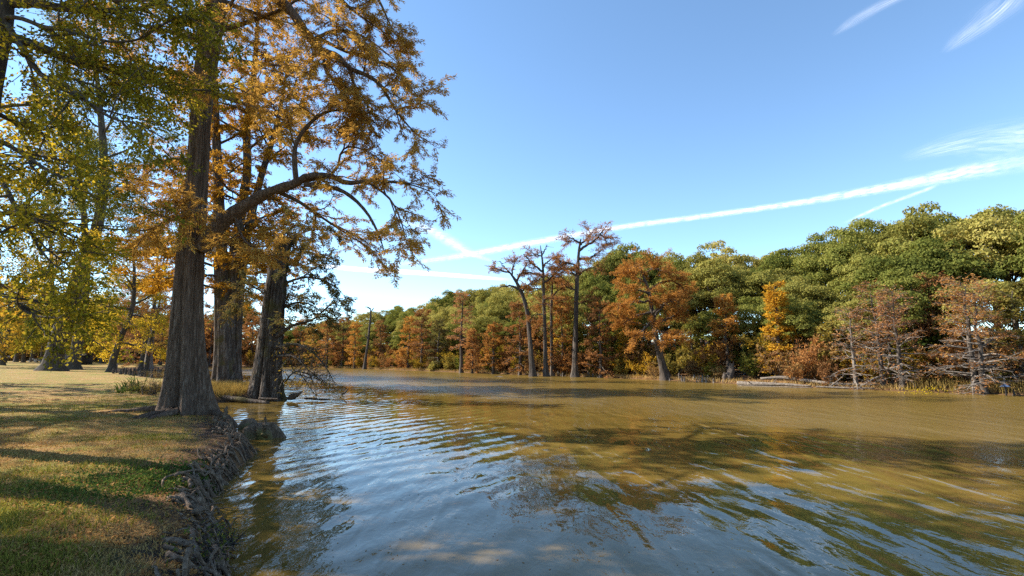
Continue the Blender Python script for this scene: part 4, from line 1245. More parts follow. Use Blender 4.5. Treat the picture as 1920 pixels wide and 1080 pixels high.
for i, (u, v, vt, R, lm, opt, lab) in enumerate(fc):
    back = 2.5 if 'snag' not in opt else 0.0
    p = shore_pt(u, v)
    if i in (14, 15, 16, 23, 24, 25, 26, 12, 13):
        r = ray(u, v); q = p[:2] + r[:2] / np.linalg.norm(r[:2]) * 2.5
        p = np.array([q[0], q[1], gz(*q)])
    H = at(u, vt, p[1])[2] - p[2]
    o = dict(seed=100 + i, limbs=26)
    o.update(opt)
    far_cypress('cypress_tree', p, H, R * 0.8, lab, GF, lm, **o)

def special_cypress(base_px, stems, limbs, label, leafm, seed, dens=1.0, barkm='bark_far', group=GF, flare=0.9, flare_h=1.3, sub=7, slen=2.0):
    """a far-shore cypress whose bole and main limbs follow the photograph"""
    rng = np.random.RandomState(seed)
    base = shore_pt(*base_px)
    Y = base[1]
    s = Y / F
    o = thing('cypress_tree', base, label, 'tree', group)
    allb = []
    for rows, px in stems:
        P = pxline(rows, Y)
        P[0, 2] = base[2] - 0.4
        mb = MB()
        trunk(mb, P, np.array(px) * 0.37 * s, sides=22, flare=flare, flare_h=flare_h, flutes=0.28, rough=0.09, rng=rng, nz=40)
        mb.build('trunk', M[barkm], o)
    for rows, px, leafy in limbs:
        C = spline(pxline([(a, b2, Y + (c[0] if c else 0)) for a, b2, *c in rows]), 14)
        R = np.interp(np.linspace(0, 1, 14), np.linspace(0, 1, len(px)), px) * 0.5 * s
        C = C + rng.normal(0, 0.05, C.shape)
        mb = MB()
        tube(mb, C, R, 6, cap=False)
        b2 = ramify([(C, R)], rng, sub if leafy else 4, slen if leafy else slen * 0.4, flat=0.75, tmin=0.2, wob=0.16, droop=0.02, npts=5, rmax=0.04, rmin=0.012)
        b3 = ramify(b2, rng, 4 if leafy else 1, slen * 0.45, flat=0.7, tmin=0.2, wob=0.14, droop=0.02, npts=3, rmax=0.018, rmin=0.009)
        put_tubes(mb, b2 + b3, 4)
        mb.build('limb', M[barkm], o)
        if leafy:
            allb += b3 + b2[::2]
    lv = MB()
    feather(lv, allb, 58 * dens, 0.27, 0.065, rng, up=0.6, drop=0.06, puff=0.10)
    if lv.v: lv.build('crown', M[leafm], o, smooth=False)
    return done(o)

special_cypress((1000, 706), [([(1000, 710), (998, 690), (994, 640), (989, 590), (982, 560), (974, 540), (966, 525), (955, 510), (944, 500)], [15, 13, 11, 10, 9, 8, 7, 4, 2])],
    [([(976, 543), (960, 536), (945, 536), (935, 540)], [5, 4, 3, 1], False), ([(968, 528), (978, 512), (985, 500), (990, 492)], [5, 4, 3, 1], True),
     ([(955, 510), (942, 508), (930, 504), (924, 500)], [4, 3, 2, 1], True), ([(960, 517), (962, 500), (968, 490)], [4, 3, 1], True), ([(978, 548), (990, 535), (1000, 528)], [4, 3, 1], True),
     ([(948, 503), (940, 495), (936, 488)], [3, 2, 1], False)],
    'bare grey trunk leaning left with a small rusty tuft at its top', 'cyp_rust', 201, 0.7, slen=1.6)
special_cypress((1026, 706), [([(1026, 710), (1024, 690), (1022, 630), (1020, 570), (1019, 520), (1017, 490), (1013, 460)], [14, 11, 9, 8, 6, 5, 1.5])],
    [([(1019, 510), (1005, 500), (992, 488), (982, 476)], [5, 4, 3, 1.5], False), ([(1019, 500), (1030, 488), (1042, 480)], [4, 3, 1], True), ([(1019, 520), (1000, 512), (985, 512)], [4, 3, 1], True),
     ([(1018, 485), (1008, 478), (998, 480)], [3, 2, 1], True), ([(1020, 530), (1035, 520), (1050, 515, -1)], [4, 3, 1], True), ([(1020, 545), (1008, 540, 1), (990, 545, 2)], [4, 3, 1], True), ([(1016, 480), (1022, 468), (1024, 460)], [3, 2, 1], False),
     ([(1020, 560), (1035, 560, -1.5), (1048, 560, -2.5)], [4, 3, 1], True), ([(1021, 590), (1005, 590), (990, 600)], [3, 2, 1], True)],
    'twin-topped cypress with dead spikes above rusty tiers', 'cyp_rust', 202, 0.6, slen=2.2)
special_cypress((1036, 705), [([(1036, 709), (1035, 680), (1034, 620), (1034, 570), (1036, 530), (1040, 505)], [10, 8, 7, 6, 4, 2])],
    [([(1034, 560), (1045, 545), (1058, 540)], [4, 3, 1], True), ([(1036, 530), (1026, 520), (1016, 520)], [3, 2, 1], True), ([(1035, 590), (1050, 580), (1064, 580)], [3, 2, 1], True), ([(1034, 575), (1022, 570, 1.5), (1010, 574, 2.5)], [3, 2, 1], True),
     ([(1038, 515), (1048, 505), (1058, 503)], [3, 2, 1], True), ([(1035, 620), (1022, 612), (1010, 618)], [3, 2, 1], True)],
    'slim pale trunk standing close behind the twin-topped cypress', 'cyp_rust', 203, 0.7, slen=2.1)
special_cypress((1079, 707), [([(1078, 712), (1078, 690), (1079, 640), (1080, 580), (1082, 530), (1084, 490), (1086, 465), (1089, 448)], [19, 14, 12, 11, 10, 8, 6, 3])],
    [([(1086, 470), (1100, 460), (1115, 450), (1126, 438), (1132, 430)], [6, 5, 4, 3, 1], True), ([(1085, 485), (1100, 485), (1115, 478), (1130, 466)], [6, 5, 3, 1], True), ([(1087, 460), (1100, 447), (1108, 435)], [4, 3, 1], True),
     ([(1084, 500), (1070, 495), (1058, 490)], [5, 3, 1], True), ([(1087, 455), (1075, 448), (1064, 446)], [4, 3, 1], True), ([(1083, 520), (1066, 510, 1), (1050, 505, 1.5)], [5, 3, 1], True), ([(1083, 515), (1100, 505, -1), (1118, 498, -2)], [5, 3, 1], True),
     ([(1082, 545), (1068, 540), (1052, 535)], [4, 3, 1], True), ([(1126, 440), (1136, 450), (1139, 458)], [3, 2, 1], True), ([(1081, 570), (1096, 565), (1110, 560)], [3, 2, 1], True)],
    'tallest far cypress with dark straight bole and flat spreading rusty top', 'cyp_rust', 204, 0.6, slen=2.4)
special_cypress((1246, 713), [([(1250, 718), (1243, 690), (1234, 650), (1227, 615), (1222, 580), (1216, 545), (1205, 515), (1200, 500)], [22, 18, 15, 12, 10, 8, 5, 2])],
    [([(1226, 612), (1245, 600), (1265, 590), (1280, 570)], [8, 6, 4, 1], True), ([(1222, 585), (1200, 590), (1180, 600), (1165, 605)], [6, 4, 3, 1], True), ([(1219, 565), (1195, 565), (1172, 570), (1152, 570)], [5, 4, 3, 1], True),
     ([(1216, 545), (1240, 530), (1262, 528), (1282, 540)], [6, 4, 3, 1], True), ([(1212, 530), (1190, 520), (1170, 512)], [5, 3, 1], True), ([(1205, 515), (1225, 505), (1245, 510)], [4, 3, 1], True), ([(1222, 590), (1245, 570, -2), (1265, 560, -3)], [5, 3, 1], True),
     ([(1228, 620), (1250, 625, -2), (1270, 630, -3)], [5, 3, 1], True), ([(1217, 550), (1200, 545, -2), (1180, 540, -3)], [5, 3, 1], True), ([(1203, 508), (1190, 500), (1180, 503)], [3, 2, 1], True), ([(1224, 600), (1205, 620, -2), (1190, 630, -2)], [5, 3, 1], True),
     ([(1224, 600), (1255, 560, 2), (1285, 555, 3)], [5, 3, 1], True)],
    'big leaning orange cypress with pale fluted foot on the far shore', 'cyp_bright', 205, 1.1, slen=2.4, sub=9)
# the bare snag
special_cypress((683, 692), [([(683, 695), (686, 670), (690, 640), (693, 610), (695, 590), (694, 578)], [8, 6, 5.2, 4.6, 3.8, 2])],
    [([(694, 580), (690, 576), (684, 576)], [3, 2, 1], False), ([(695, 585), (699, 580), (701, 577)], [2.5, 2, 1], False), ([(691, 640), (687, 632), (686, 625)], [2.5, 2, 1], False)],
    'tall bare dead snag leaning right on the far shore', 'cyp_rust', 206, 0.0001, barkm='bark_far', slen=0.9)

# cypresses standing in the inlet
for i, (u, v, vt, lab) in enumerate([(262, 700, 470, 'slender dark trunk leaning right at the inlet, left of a pair'), (272, 700, 455, 'slender dark trunk leaning right at the inlet, right of a pair'), (277, 697, 440, 'stout pale-footed cypress standing in the inlet water')]):
    p = ground_hit(u, v)
    H = at(u, vt, p[1])[2] - p[2]
    far_cypress('cypress_tree', p, H, (0.34, 0.34, 0.62)[i], lab, 'cypresses of the inlet', ('cyp_rust', 'cyp_orange', 'cyp_pink')[i], barkm=('bark_oak', 'bark_oak', 'bark_pale')[i], lean=((0.12, 0), (0.12, 0), (0, 0))[i],
                t0=0.22, spread=0.3, limbs=26, dens=1.1, seed=301 + i, leafL=0.36, leafW=0.09)

# ------------------------------------------------------------------ far shore: hardwoods on the rise behind
SKY_U = [300, 450, 600, 650, 700, 760, 830, 870, 900, 950, 1000, 1080, 1130, 1160, 1200, 1240, 1260, 1300, 1350, 1400, 1490, 1520, 1560, 1650, 1750, 1800, 1850, 1880, 1920, 2100, 2600]
SKY_V = [600, 600, 602, 594, 588, 574, 560, 546, 548, 535, 525, 515, 490, 470, 466, 480, 490, 474, 462, 468, 478, 486, 445, 412, 402, 412, 424, 402, 388, 370, 330]
hv = []
for i in range(6):
    hv.append(far_hardwood('oak_tree', (0, 0, 0), '', 'green oaks on the far hillside', 400 + i, 'leaf_hill' if i < 4 else 'leaf_wood', H=10.0, rx=(3.4, 3.9, 3.1, 4.2, 3.5, 3.8)[i], rz=(3.4, 3.0, 3.8, 3.2, 3.6, 3.3)[i]))
fs = np.array(FAR_SHORE[:13] + [(44, 16)], float)
seglen = np.concatenate([[0], np.cumsum(np.linalg.norm(np.diff(fs, axis=0), axis=1))])
def far_along(s):
    return np.array([np.interp(s, seglen, fs[:, 0]), np.interp(s, seglen, fs[:, 1])])
rng = np.random.RandomState(77)
hill = []
for off, step, frac in ((7.0, 4.6, 0.66), (12.5, 4.4, 0.84), (19.0, 4.4, 1.0), (27.0, 6.0, 1.0)):
    s = rng.uniform(0, step)
    while s < seglen[-1] + 8:
        a, b2 = far_along(max(s - 1, 0)), far_along(min(s + 1, seglen[-1]))
        t = unit(b2 - a)
        n = np.array([-t[1], t[0]])
        if n[1] < 0 and n[0] < 0: n = -n
        q = far_along(s) + n * (off + rng.uniform(-1.6, 1.6))
        d, f = shore(q[None])
        if d[0] > 2.5:
            hill.append((q[0], q[1], frac, off))
        s += step * rng.uniform(0.75, 1.25)
hill_n = 0
def hill_label(u, off, k):
    rows = {7.0: 'front row of the hillside wood', 12.5: 'second row of the hillside wood', 19.0: 'upper row on the wooded skyline', 27.0: 'rearmost row on the wooded skyline'}
    return rows[off]
landmarks = [(480, 'across the inlet'), (620, 'behind the hanging twigs'), (690, 'behind the bare snag'), (770, 'behind the bright orange-red cypress'), (840, 'above the round pale bush'), (880, 'by the tall thin pinkish cypress'),
             (935, 'above the floating log'), (995, 'behind the leaning bare trunk'), (1030, 'behind the twin-topped cypress'), (1085, 'behind the tallest cypress'), (1140, 'right of the tallest cypress'), (1220, 'above the leaning orange cypress'),
             (1300, 'right of the leaning orange cypress'), (1370, 'above the broken stump'), (1465, 'above the narrow golden cypress'), (1540, 'above the fallen logs'), (1610, 'above the pale leafless cypress'), (1680, 'above the cluster of swollen feet'),
             (1760, 'above the reed patch'), (1840, 'above the twin rusty cypresses'), (1890, 'above the post in the water'), (1960, 'at the picture edge above the post')]
first = [True] * 6
for x, y, frac, off in hill:
    u = upix(x, y)
    if u < 180 or u > 2250: continue
    g = gz(x, y)
    top = at(u, np.interp(u, SKY_U, SKY_V), y)[2]
    Ht = (top - g) * frac * rng.uniform(0.87, 1.06) if off > 10 else (top - g) * frac * rng.uniform(0.7, 1.05)
    if Ht < 3: continue
    k = rng.randint(6)
    sc = Ht / 10.0
    sxy = min(sc * rng.uniform(0.85, 1.1), rng.uniform(0.95, 1.25)) if sc > 0.8 else max(sc, 0.75)
    lm = min(landmarks, key=lambda q: abs(q[0] - u))[1]
    word = ('billowing green oak', 'broad pale green oak', 'tall olive green oak', 'spreading yellowish green oak', 'dark green oak', 'deep green oak')[k]
    label = '%s %s, %s' % (word, lm, {7.0: 'front row', 12.5: 'second row', 19.0: 'third row, on the skyline', 27.0: 'rearmost row'}[off])
    if first[k]:
        first[k] = False
        o = hv[k]
        o.location = (x, y, g)
        o.scale = (sxy, sxy, sc)
        o['label'] = label
    else:
        copy_tree(hv[k], (x, y, g), rng.uniform(0, 6.28), (sxy, sxy, sc), label, 'green oaks on the far hillside')

for u, Y, vt, k, lb in ((1878, 44.0, 405, 1, 'broad pale green oak filling the skyline just left of the coned post'), (1912, 47.0, 392, 0, 'billowing green oak on the skyline at the picture edge, tallest there')):
    p = at(u, 670, Y)
    p[2] = gz(p[0], p[1])
    sc = (at(u, vt, Y)[2] - p[2]) / 10.0
    copy_tree(hv[k], p, u * 1.3, (1.2, 1.2, sc), lb, 'green oaks on the far hillside')
# the wood that closes the park and the inlet
back = [(u, 150 + 45 * random.Random(u).random()) for u in range(-30, 470, 20)]
for i, (u, Y) in enumerate(back):
    p = at(u, 670, Y)
    p[2] = gz(p[0], p[1])
    k = random.Random(u + 5).randrange(6)
    sc = (at(u, 596 - 30 * random.Random(u + 9).random(), Y)[2] - p[2]) / 10.0
    copy_tree(hv[k], p, u * 0.7, (sc, sc, sc), '%s tree in the wood behind %s' % (('green', 'pale green', 'olive', 'yellowish', 'dark green', 'deep green')[k],
              'the park lawn' if u < 200 else 'the inlet'), 'trees closing the view behind the park')
bv = [far_bush('shrub', (0, 0, 0), '', 'shrubs along the far shore', 500 + i, lm, w=w, h=h, n=n) for i, (lm, w, h, n) in enumerate([
    ('bush_olive', 2.0, 2.6, 2600), ('bush_brown', 2.2, 2.2, 2200), ('leaf_amber', 1.8, 3.2, 1900), ('leaf_green', 2.2, 2.6, 2600), ('bush_brown', 2.4, 3.0, 1500), ('cyp_rust', 2.0, 3.4, 2200)])]
firstb = [True] * 6
for i, u in enumerate(range(-30, 475, 11)):
    Y = 128 + 30 * random.Random(u + 2).random() if u > 200 else 150 + 30 * random.Random(u + 2).random()
    p = at(u, 670, Y)
    p[2] = gz(p[0], p[1])
    if shore(p[None])[0][0] < 1: continue
    k = random.Random(u + 7).randrange(6)
    sc = 2.2 + 1.3 * random.Random(u + 8).random()
    copy_tree(bv[k], p, u, (sc * 1.2, sc * 1.2, sc), '%s in the undergrowth behind %s' % (('olive shrub', 'brown shrub', 'golden shrub', 'green shrub', 'thin brown shrub', 'rusty shrub')[k], 'the park lawn' if u < 200 else 'the inlet'), 'undergrowth behind the park')
words_b = ['olive shrub', 'brown twiggy shrub', 'golden yellow shrub', 'green shrub', 'sparse brown shrub', 'rusty shrub']
s = 0.0
while s < seglen[-1]:
    for off in (1.2, 3.6, 6.2, 10.5, 16.0):
        a, b2 = far_along(max(s - 1, 0)), far_along(min(s + 1, seglen[-1]))
        t = unit(b2 - a)
        n = np.array([-t[1], t[0]])
        if n[1] < 0 and n[0] < 0: n = -n
        q = far_along(s) + n * (off + rng.uniform(-0.5, 0.9)) + t * rng.uniform(-1, 1)
        d, f = shore(q[None])
        u = upix(q[0], q[1])
        if d[0] < 0.5 or u < 380 or u > 2050: continue
        if off < 2 and (1700 < u < 1960 or 1345 < u < 1480): continue
        if off < 4 and 1345 < u < 1400: continue
        k = rng.randint(6)
        sc = rng.uniform(0.7, 1.25) * (0.75 if off < 2 else (1.1 if off < 5 else (1.5 if off < 8 else 2.2)))
        if off > 8 and rng.rand() < 0.62: continue
        lm = min(landmarks, key=lambda z: abs(z[0] - u))[1]
        lm = lm.replace('above', 'low down below') if False else lm
        label = '%s %s, %s' % (words_b[k], lm.replace('above the', 'below, near the').replace('behind the', 'by the'), {1.2: 'at the far waterline', 3.6: 'behind the far waterline', 6.2: 'at the foot of the wood', 10.5: 'inside the edge of the wood', 16.0: 'deep inside the wood'}[off])
        p = (q[0], q[1], gz(*q))
        if off > 8:
            sc = rng.uniform(0.42, 0.62)
            copy_tree(hv[k], p, rng.uniform(0, 6.28), (sc * 1.1, sc * 1.1, sc), label.replace('shrub', 'young oak').replace('twiggy ', '').replace('brown', 'dull').replace('rusty', 'dark').replace('golden yellow', 'yellowish'), 'young oaks inside the far wood')
            continue
        if firstb[k]:
            firstb[k] = False
            o = bv[k]
            o.location = p
            o.scale = (sc, sc, sc)
            o['label'] = label
        else:
            copy_tree(bv[k], p, rng.uniform(0, 6.28), (sc, sc, sc * rng.uniform(0.85, 1.25)), label, 'shrubs along the far shore')
    s += 2.1 * rng.uniform(0.8, 1.2)

# ------------------------------------------------------------------ helpers for small woody things
def lump(mb, c, r, rng, power=2.6, nu=40, nv=24, noise=0.08, ridges=0.0, rk=9, tilt=0.0, rot=0.0, flut=0.0):
    th = np.linspace(0, 2 * math.pi, nu, endpoint=False)
    ph = np.linspace(-0.5 * math.pi, 0.5 * math.pi, nv)
    sg = lambda x, p: np.sign(x) * np.abs(x) ** (2.0 / p)
    X = sg(np.cos(ph), power)[:, None] * sg(np.cos(th), power)[None]
    Yy = sg(np.cos(ph), power)[:, None] * sg(np.sin(th), power)[None]
    Z = np.repeat(sg(np.sin(ph), power)[:, None], nu, 1)
    k = rng.uniform(2, 5, (5, 3))
    f = rng.uniform(0, 6, 5)
    n = sum(np.sin(k[i, 0] * X + k[i, 1] * Yy + k[i, 2] * Z + f[i]) for i in range(5)) / 5
    w = 1 + noise * n + ridges * np.sin(rk * (X * 0.8 + Z * 1.3 + 0.5 * n))
    w = w * (1 + flut * (np.abs(np.sin(4.5 * th + 1.3 * np.sin(2 * th)))[None] - 0.6) * np.cos(ph)[:, None])
    V = np.stack([X * w * r[0], Yy * w * r[1], Z * w * r[2] + tilt * X * r[2]], -1).reshape(-1, 3)
    cr, sr = math.cos(rot), math.sin(rot)
    V = np.column_stack([V[:, 0] * cr - V[:, 1] * sr, V[:, 0] * sr + V[:, 1] * cr, V[:, 2]]) + np.asarray(c)
    i = np.arange(nv - 1)[:, None] * nu
    j = np.arange(nu)[None]
    kk = (j + 1) % nu
    mb.add(V, None, np.stack([i + j, i + kk, i + kk + nu, i + j + nu], -1).reshape(-1, 4))

def knee_mesh(mb, c, h, r, rng, lean=0.1):
    n = 9
    s = np.linspace(0, 1, n)
    P = np.asarray(c) + np.column_stack([lean * h * s * rng.normal(0, 1) + 0.02 * rng.normal(0, 1, n), lean * h * s * rng.normal(0, 1) + 0.02 * rng.normal(0, 1, n), -0.15 + s * (h + 0.15)])
    R = r * (1.35 - 0.95 * s ** 0.7)
    R[-2] *= 0.85
    R[-1] *= 0.4
    R = R * (1 + 0.1 * rng.normal(0, 1, n))
    tube(mb, P, R, 10)

def box(mb, c, s, rot=0.0):
    v = np.array([(x, y, z) for x in (-1, 1) for y in (-1, 1) for z in (-1, 1)], float) * np.asarray(s) / 2
    cr, sr = math.cos(rot), math.sin(rot)
    v = np.column_stack([v[:, 0] * cr - v[:, 1] * sr, v[:, 0] * sr + v[:, 1] * cr, v[:, 2]]) + np.asarray(c)
    mb.add(v, None, [(0, 1, 3, 2), (4, 6, 7, 5), (0, 4, 5, 1), (2, 3, 7, 6), (0, 2, 6, 4), (1, 5, 7, 3)])

def plain_mat(name, col, rough=0.8, metal=0.0, var=0.25, scale=8.0):
    m, nt, out = new_mat(name)
    tc = N(nt, 'ShaderNodeTexCoord')
    n = N(nt, 'ShaderNodeTexNoise', Scale=scale, Detail=4.0)
    nt.links.new(tc.outputs['Object'], n.inputs[0])
    c = ramp(nt, n.outputs[0], [(0.3, tuple(x * (1 - var) for x in col)), (0.7, tuple(min(1, x * (1 + var)) for x in col))])
    b = N(nt, 'ShaderNodeBsdfPrincipled', Roughness=rough, Metallic=metal)
    nt.links.new(c, b.inputs['Base Color'])
    nt.links.new(b.outputs[0], out.inputs[0])
    return m
M['weathered_board'] = plain_mat('weathered_board', (0.16, 0.12, 0.10))
M['dark_board'] = plain_mat('dark_board', (0.06, 0.05, 0.045))
M['white_paint'] = plain_mat('white_paint', (0.72, 0.70, 0.66), 0.5, var=0.1)
M['concrete'] = plain_mat('concrete', (0.42, 0.38, 0.32))
M['rubber'] = plain_mat('rubber', (0.02, 0.02, 0.02))
M['blue_metal'] = plain_mat('blue_metal', (0.10, 0.15, 0.24), 0.45, 0.3)
M['dark_post'] = plain_mat('dark_post', (0.035, 0.03, 0.026))
M['bleached'] = plain_mat('bleached', (0.62, 0.55, 0.46))

# ------------------------------------------------------------------ near bank: roots, knees, stumps
bank_line = np.array([p for p in LEFT_SHORE if 3.0 <= p[1] <= 20.8], float)
bank_len = np.concatenate([[0], np.cumsum(np.linalg.norm(np.diff(bank_line, axis=0), axis=1))])
def bank_at(s):
    p = np.array([np.interp(s, bank_len, bank_line[:, 0]), np.interp(s, bank_len, bank_line[:, 1])])
    q = np.array([np.interp(s + 0.3, bank_len, bank_line[:, 0]), np.interp(s + 0.3, bank_len, bank_line[:, 1])])
    q0 = np.array([np.interp(s - 0.3, bank_len, bank_line[:, 0]), np.interp(s - 0.3, bank_len, bank_line[:, 1])])
    t = unit(q - q0)
    return p, t, np.array([-t[1], t[0]])            # point, along the shore, landward

def root_path(p, d, length, rng, n=16, wig=0.35, lift=0.02, pull=None, pw=0.12):
    pts = [np.array(p, float)]
    d = unit(d)
    for i in range(n - 1):
        d = unit(d + rng.normal(0, wig, 2) + (0 if pull is None else pull * pw))
        pts.append(pts[-1] + d * length / (n - 1))
    pts = np.array(pts)
    z = ground_z(pts)
    hump = lift * np.abs(np.sin(np.linspace(0, math.pi * rng.uniform(1, 3), n) + rng.uniform(0, 3)))
    return np.column_stack([pts, z + hump])

rng = np.random.RandomState(91)
spans = [(0.0, 4.6, 62, 'tangle of thin grey roots over dark soil at the near end of the bank'), (4.6, 9.4, 88, 'thick knot of bare grey roots hanging over the water below the green patch'),
         (9.4, 15.5, 66, 'root tangle along the bank between the big stump and the huge cypress')]
for s0, s1, cnt, lab in spans:
    pm, tm, nm = bank_at((s0 + s1) / 2)
    o = thing('exposed_roots', (pm[0], pm[1], 0.0), lab, 'roots', 'exposed roots along the near bank')
    for i in range(cnt):
        p, t, nrm = bank_at(rng.uniform(s0, s1))
        kind = rng.rand()
        r0 = 0.008 + 0.03 * rng.rand() ** 1.8 + (0.025 if rng.rand() < 0.07 else 0.0)
        n = 16
        if kind < 0.5:          # down over the edge into the water
            P = root_path(p + nrm * rng.uniform(0.2, 0.6), -nrm + t * rng.normal(0, 0.9), rng.uniform(0.7, 1.5), rng, n, 0.2, rng.uniform(0.02, 0.10), -nrm, 0.10)
        elif kind < 0.85:       # along the lip
            P = root_path(p + nrm * rng.uniform(0.0, 0.4), t * (1 if rng.rand() < 0.5 else -1), rng.uniform(0.8, 2.2), rng, n, 0.2, rng.uniform(0.02, 0.14), -nrm, 0.05)
        else:                   # arching loops that stand free
            P = root_path(p + nrm * rng.uniform(0.05, 0.5), -nrm + t * rng.normal(0, 1.2), rng.uniform(0.5, 1.1), rng, n, 0.22, rng.uniform(0.12, 0.26))
        if shore(P)[0].max() > 0.75: continue
        mb = MB()
        tube(mb, P, np.linspace(r0, r0 * 0.35, n) * (1 + 0.07 * rng.normal(0, 1, n)), 7)
        fr = [(P, np.linspace(r0, r0 * 0.35, n))]
        for q, rr in ramify(fr, rng, 4, 0.28, flat=0.3, tmin=0.2, wob=0.35, droop=0.12, npts=5, rmax=r0 * 0.45, rmin=0.003):
            tube(mb, q, rr, 4, cap=False)
        mb.build('root', M['root'], o)
    done(o)

def knee(u, v, h, r, label, group, seed, surface=None, mat='stump'):
    p = ground_hit(u, v) if surface is None else surface
    rng = np.random.RandomState(seed)
    o_mb = MB()
    knee_mesh(o_mb, (0, 0, 0), h, r, rng)
    o = o_mb.build('cypress_knee', M[mat])
    o.location = p
    return tag(o, label, 'cypress knee', group)

GK = 'cypress knees at the foot of the huge cypress'
knee(419, 783, 0.36, 0.10, 'upright grey knee touching the foot of the huge cypress', GK, 1)
knee(439, 785, 0.58, 0.20, 'tall dark hollow knee beside the huge cypress foot', GK, 2)
knee(452, 800, 0.34, 0.09, 'slim knee leaning on the back of the rounded burl', GK, 3)
knee(430, 812, 0.36, 0.10, 'blunt knee in front of the tall dark one', GK, 4)
knee(495, 806, 0.40, 0.09, 'small dark pointed knee on top of the big stump', GK, 5, surface=np.append(at(497, 801, 14.6)[:2], 0.30))
for i, (u, v, lab) in enumerate([(402, 790, 'low pale knob in the leaf litter, nearest the trunk'), (414, 797, 'low pale knob in the leaf litter below the upright knee'), (427, 795, 'rounded pale knob just left of the tall dark knee'), (440, 800, 'rounded pale knob in front of the tall dark knee'),
                                  (421, 806, 'small knob amid orange litter beside the blunt knee'), (408, 806, 'low knob at the landward side of the root tangle')]):
    knee(u, v, 0.14, 0.09, lab, GK, 20 + i)
rng = np.random.RandomState(5)
def stump_piece(name, c, r, label, **kw):
    mb = MB()
    lump(mb, (0, 0, 0), r, rng, **kw)
    o = mb.build(name, M['stump'])
    o.location = c
    return tag(o, label, 'stump')
p = atz(480, 824, 0.0)
mb = MB()
trunk(mb, np.array([(0.05, 0, -0.35), (0.0, 0, -0.05), (-0.06, 0.02, 0.16), (-0.10, 0.04, 0.31), (-0.12, 0.05, 0.38)]), np.array([0.40, 0.40, 0.37, 0.30, 0.12]), sides=90, flare=0.18, flare_h=0.3, flutes=0.5, rough=0.05, rng=np.random.RandomState(8), nz=40, ridge=0.02)
o = mb.build('weathered_stump', M['stump'])
o.scale = (1.3, 0.95, 1.0)
o.location = (p[0], p[1] + 0.3, 0.02)
tag(o, 'big rounded grooved stump lying at the water edge', 'stump')
p = at(466, 790, 15.6)
stump_piece('rounded_burl', (p[0], p[1], 0.22), (0.26, 0.24, 0.28), 'smooth rounded burl just behind the big grooved stump', power=2.3, noise=0.1, ridges=0.025, rk=17, nu=60, nv=36)
p = atz(440, 848, 0.0)
stump_piece('root_stump', (p[0] - 0.1, p[1] + 0.2, 0.08), (0.30, 0.30, 0.34), 'dark upright root stump in the water before the big stump', power=2.4, noise=0.16, ridges=0.03, rk=8)

# log on the little spit, and drift in the water
def log(name, rows, px, mat, label, cat='log', z=None, sides=14, stubs=0, seed=1, group=None):
    """a lying trunk: rows are (column, row, depth)"""
    rng = np.random.RandomState(seed)
    P = pxline(rows)
    c = P.mean(0)
    C = spline(P, 22)
    R = np.interp(np.linspace(0, 1, 22), np.linspace(0, 1, len(px)), np.array(px) * 0.5) * np.array([q[1] for q in C]) / F
    R = R * (1 + 0.06 * rng.normal(0, 1, 22))
    o = thing(name, c, label, cat, group)
    mb = MB()
    tube(mb, C, R, sides)
    mb.build('trunk', M[mat], o)
    for i in range(stubs):
        k = rng.randint(3, 20)
        q = wobble_line(C[k], np.array([rng.normal(0, 0.6), -0.3, rng.uniform(0.4, 1.2)]), rng.uniform(0.25, 0.7), 5, rng, 0.2)
        mb = MB()
        tube(mb, q, np.linspace(R[k] * 0.35, 0.01, 5), 6)
        mb.build('branch_stub', M[mat], o)
    return done(o)
log('fallen_log', [(392, 744, 27.3), (430, 747, 27.0), (470, 752, 26.6), (503, 756, 26.2)], [11, 10, 9, 7], 'bark_old', 'dark log lying along the water at the foot of the grassy spit', stubs=2, seed=2)
log('fallen_log', [(486, 747, 27.2), (505, 748, 27.1), (522, 748, 27.0)], [4, 4, 3], 'bark_old', 'thin dark log against the foot of the leaning hollow trunk', seed=3)
log('driftwood', [(538, 748, 27.5), (548, 744, 27.5), (556, 741, 27.5), (562, 737, 27.4), (568, 734, 27.3)], [4, 14, 8, 4, 2], 'bark_oak', 'fin-shaped dark driftwood with an arm raised out of the water', 'driftwood', seed=4)
log('driftwood', [(571, 747, 27.8), (590, 748, 27.7), (605, 749, 27.6), (620, 748, 27.5)], [3, 4, 3, 2], 'bark_oak', 'flat dark stick floating right of the fin-shaped driftwood', 'driftwood', seed=5)
log('driftwood', [(641, 739, 30), (648, 735, 30), (653, 728, 30)], [5, 3, 1.5], 'bark_oak', 'small forked stick poking out of the water beyond the floating one', 'driftwood', seed=6)
log('driftwood', [(668, 741, 30), (680, 734, 30), (692, 727, 30)], [2, 2, 1.2], 'bark_oak', 'thin slanting twig sticking up from the water, farthest of the drift sticks', 'driftwood', seed=7)

# far shore: logs, stump, knees, post
GL = 'fallen logs on the far shore'
log('fallen_log', [(1384, 719, 43.5), (1420, 720, 42.0), (1470, 721, 40.5), (1520, 724, 39.0)], [9, 8, 6, 3], 'driftwood', 'thickest grey fallen log with a broad end beside the broken stump', stubs=3, seed=8, group=GL)
log('fallen_log', [(1426, 710, 43.8), (1470, 708, 42.8), (1510, 713, 41.2), (1570, 720, 39.2), (1648, 721, 37.2)], [5, 7, 6, 5, 2], 'driftwood', 'long pale upper log raised over the thickest one', stubs=4, seed=9, group=GL)
log('fallen_log', [(1385, 723.5, 42.6), (1450, 725, 40.9), (1525, 727, 38.9)], [1.8, 2.0, 1.4], 'driftwood', 'thin bleached pole lying at the waterline below the thickest log', seed=10, group=GL)
log('fallen_log', [(1553, 727, 38.6), (1566, 718, 38.6), (1582, 704, 38.6)], [3, 2.5, 1.5], 'driftwood', 'slanting bleached branch sticking up from the fallen logs', seed=11, group=GL)
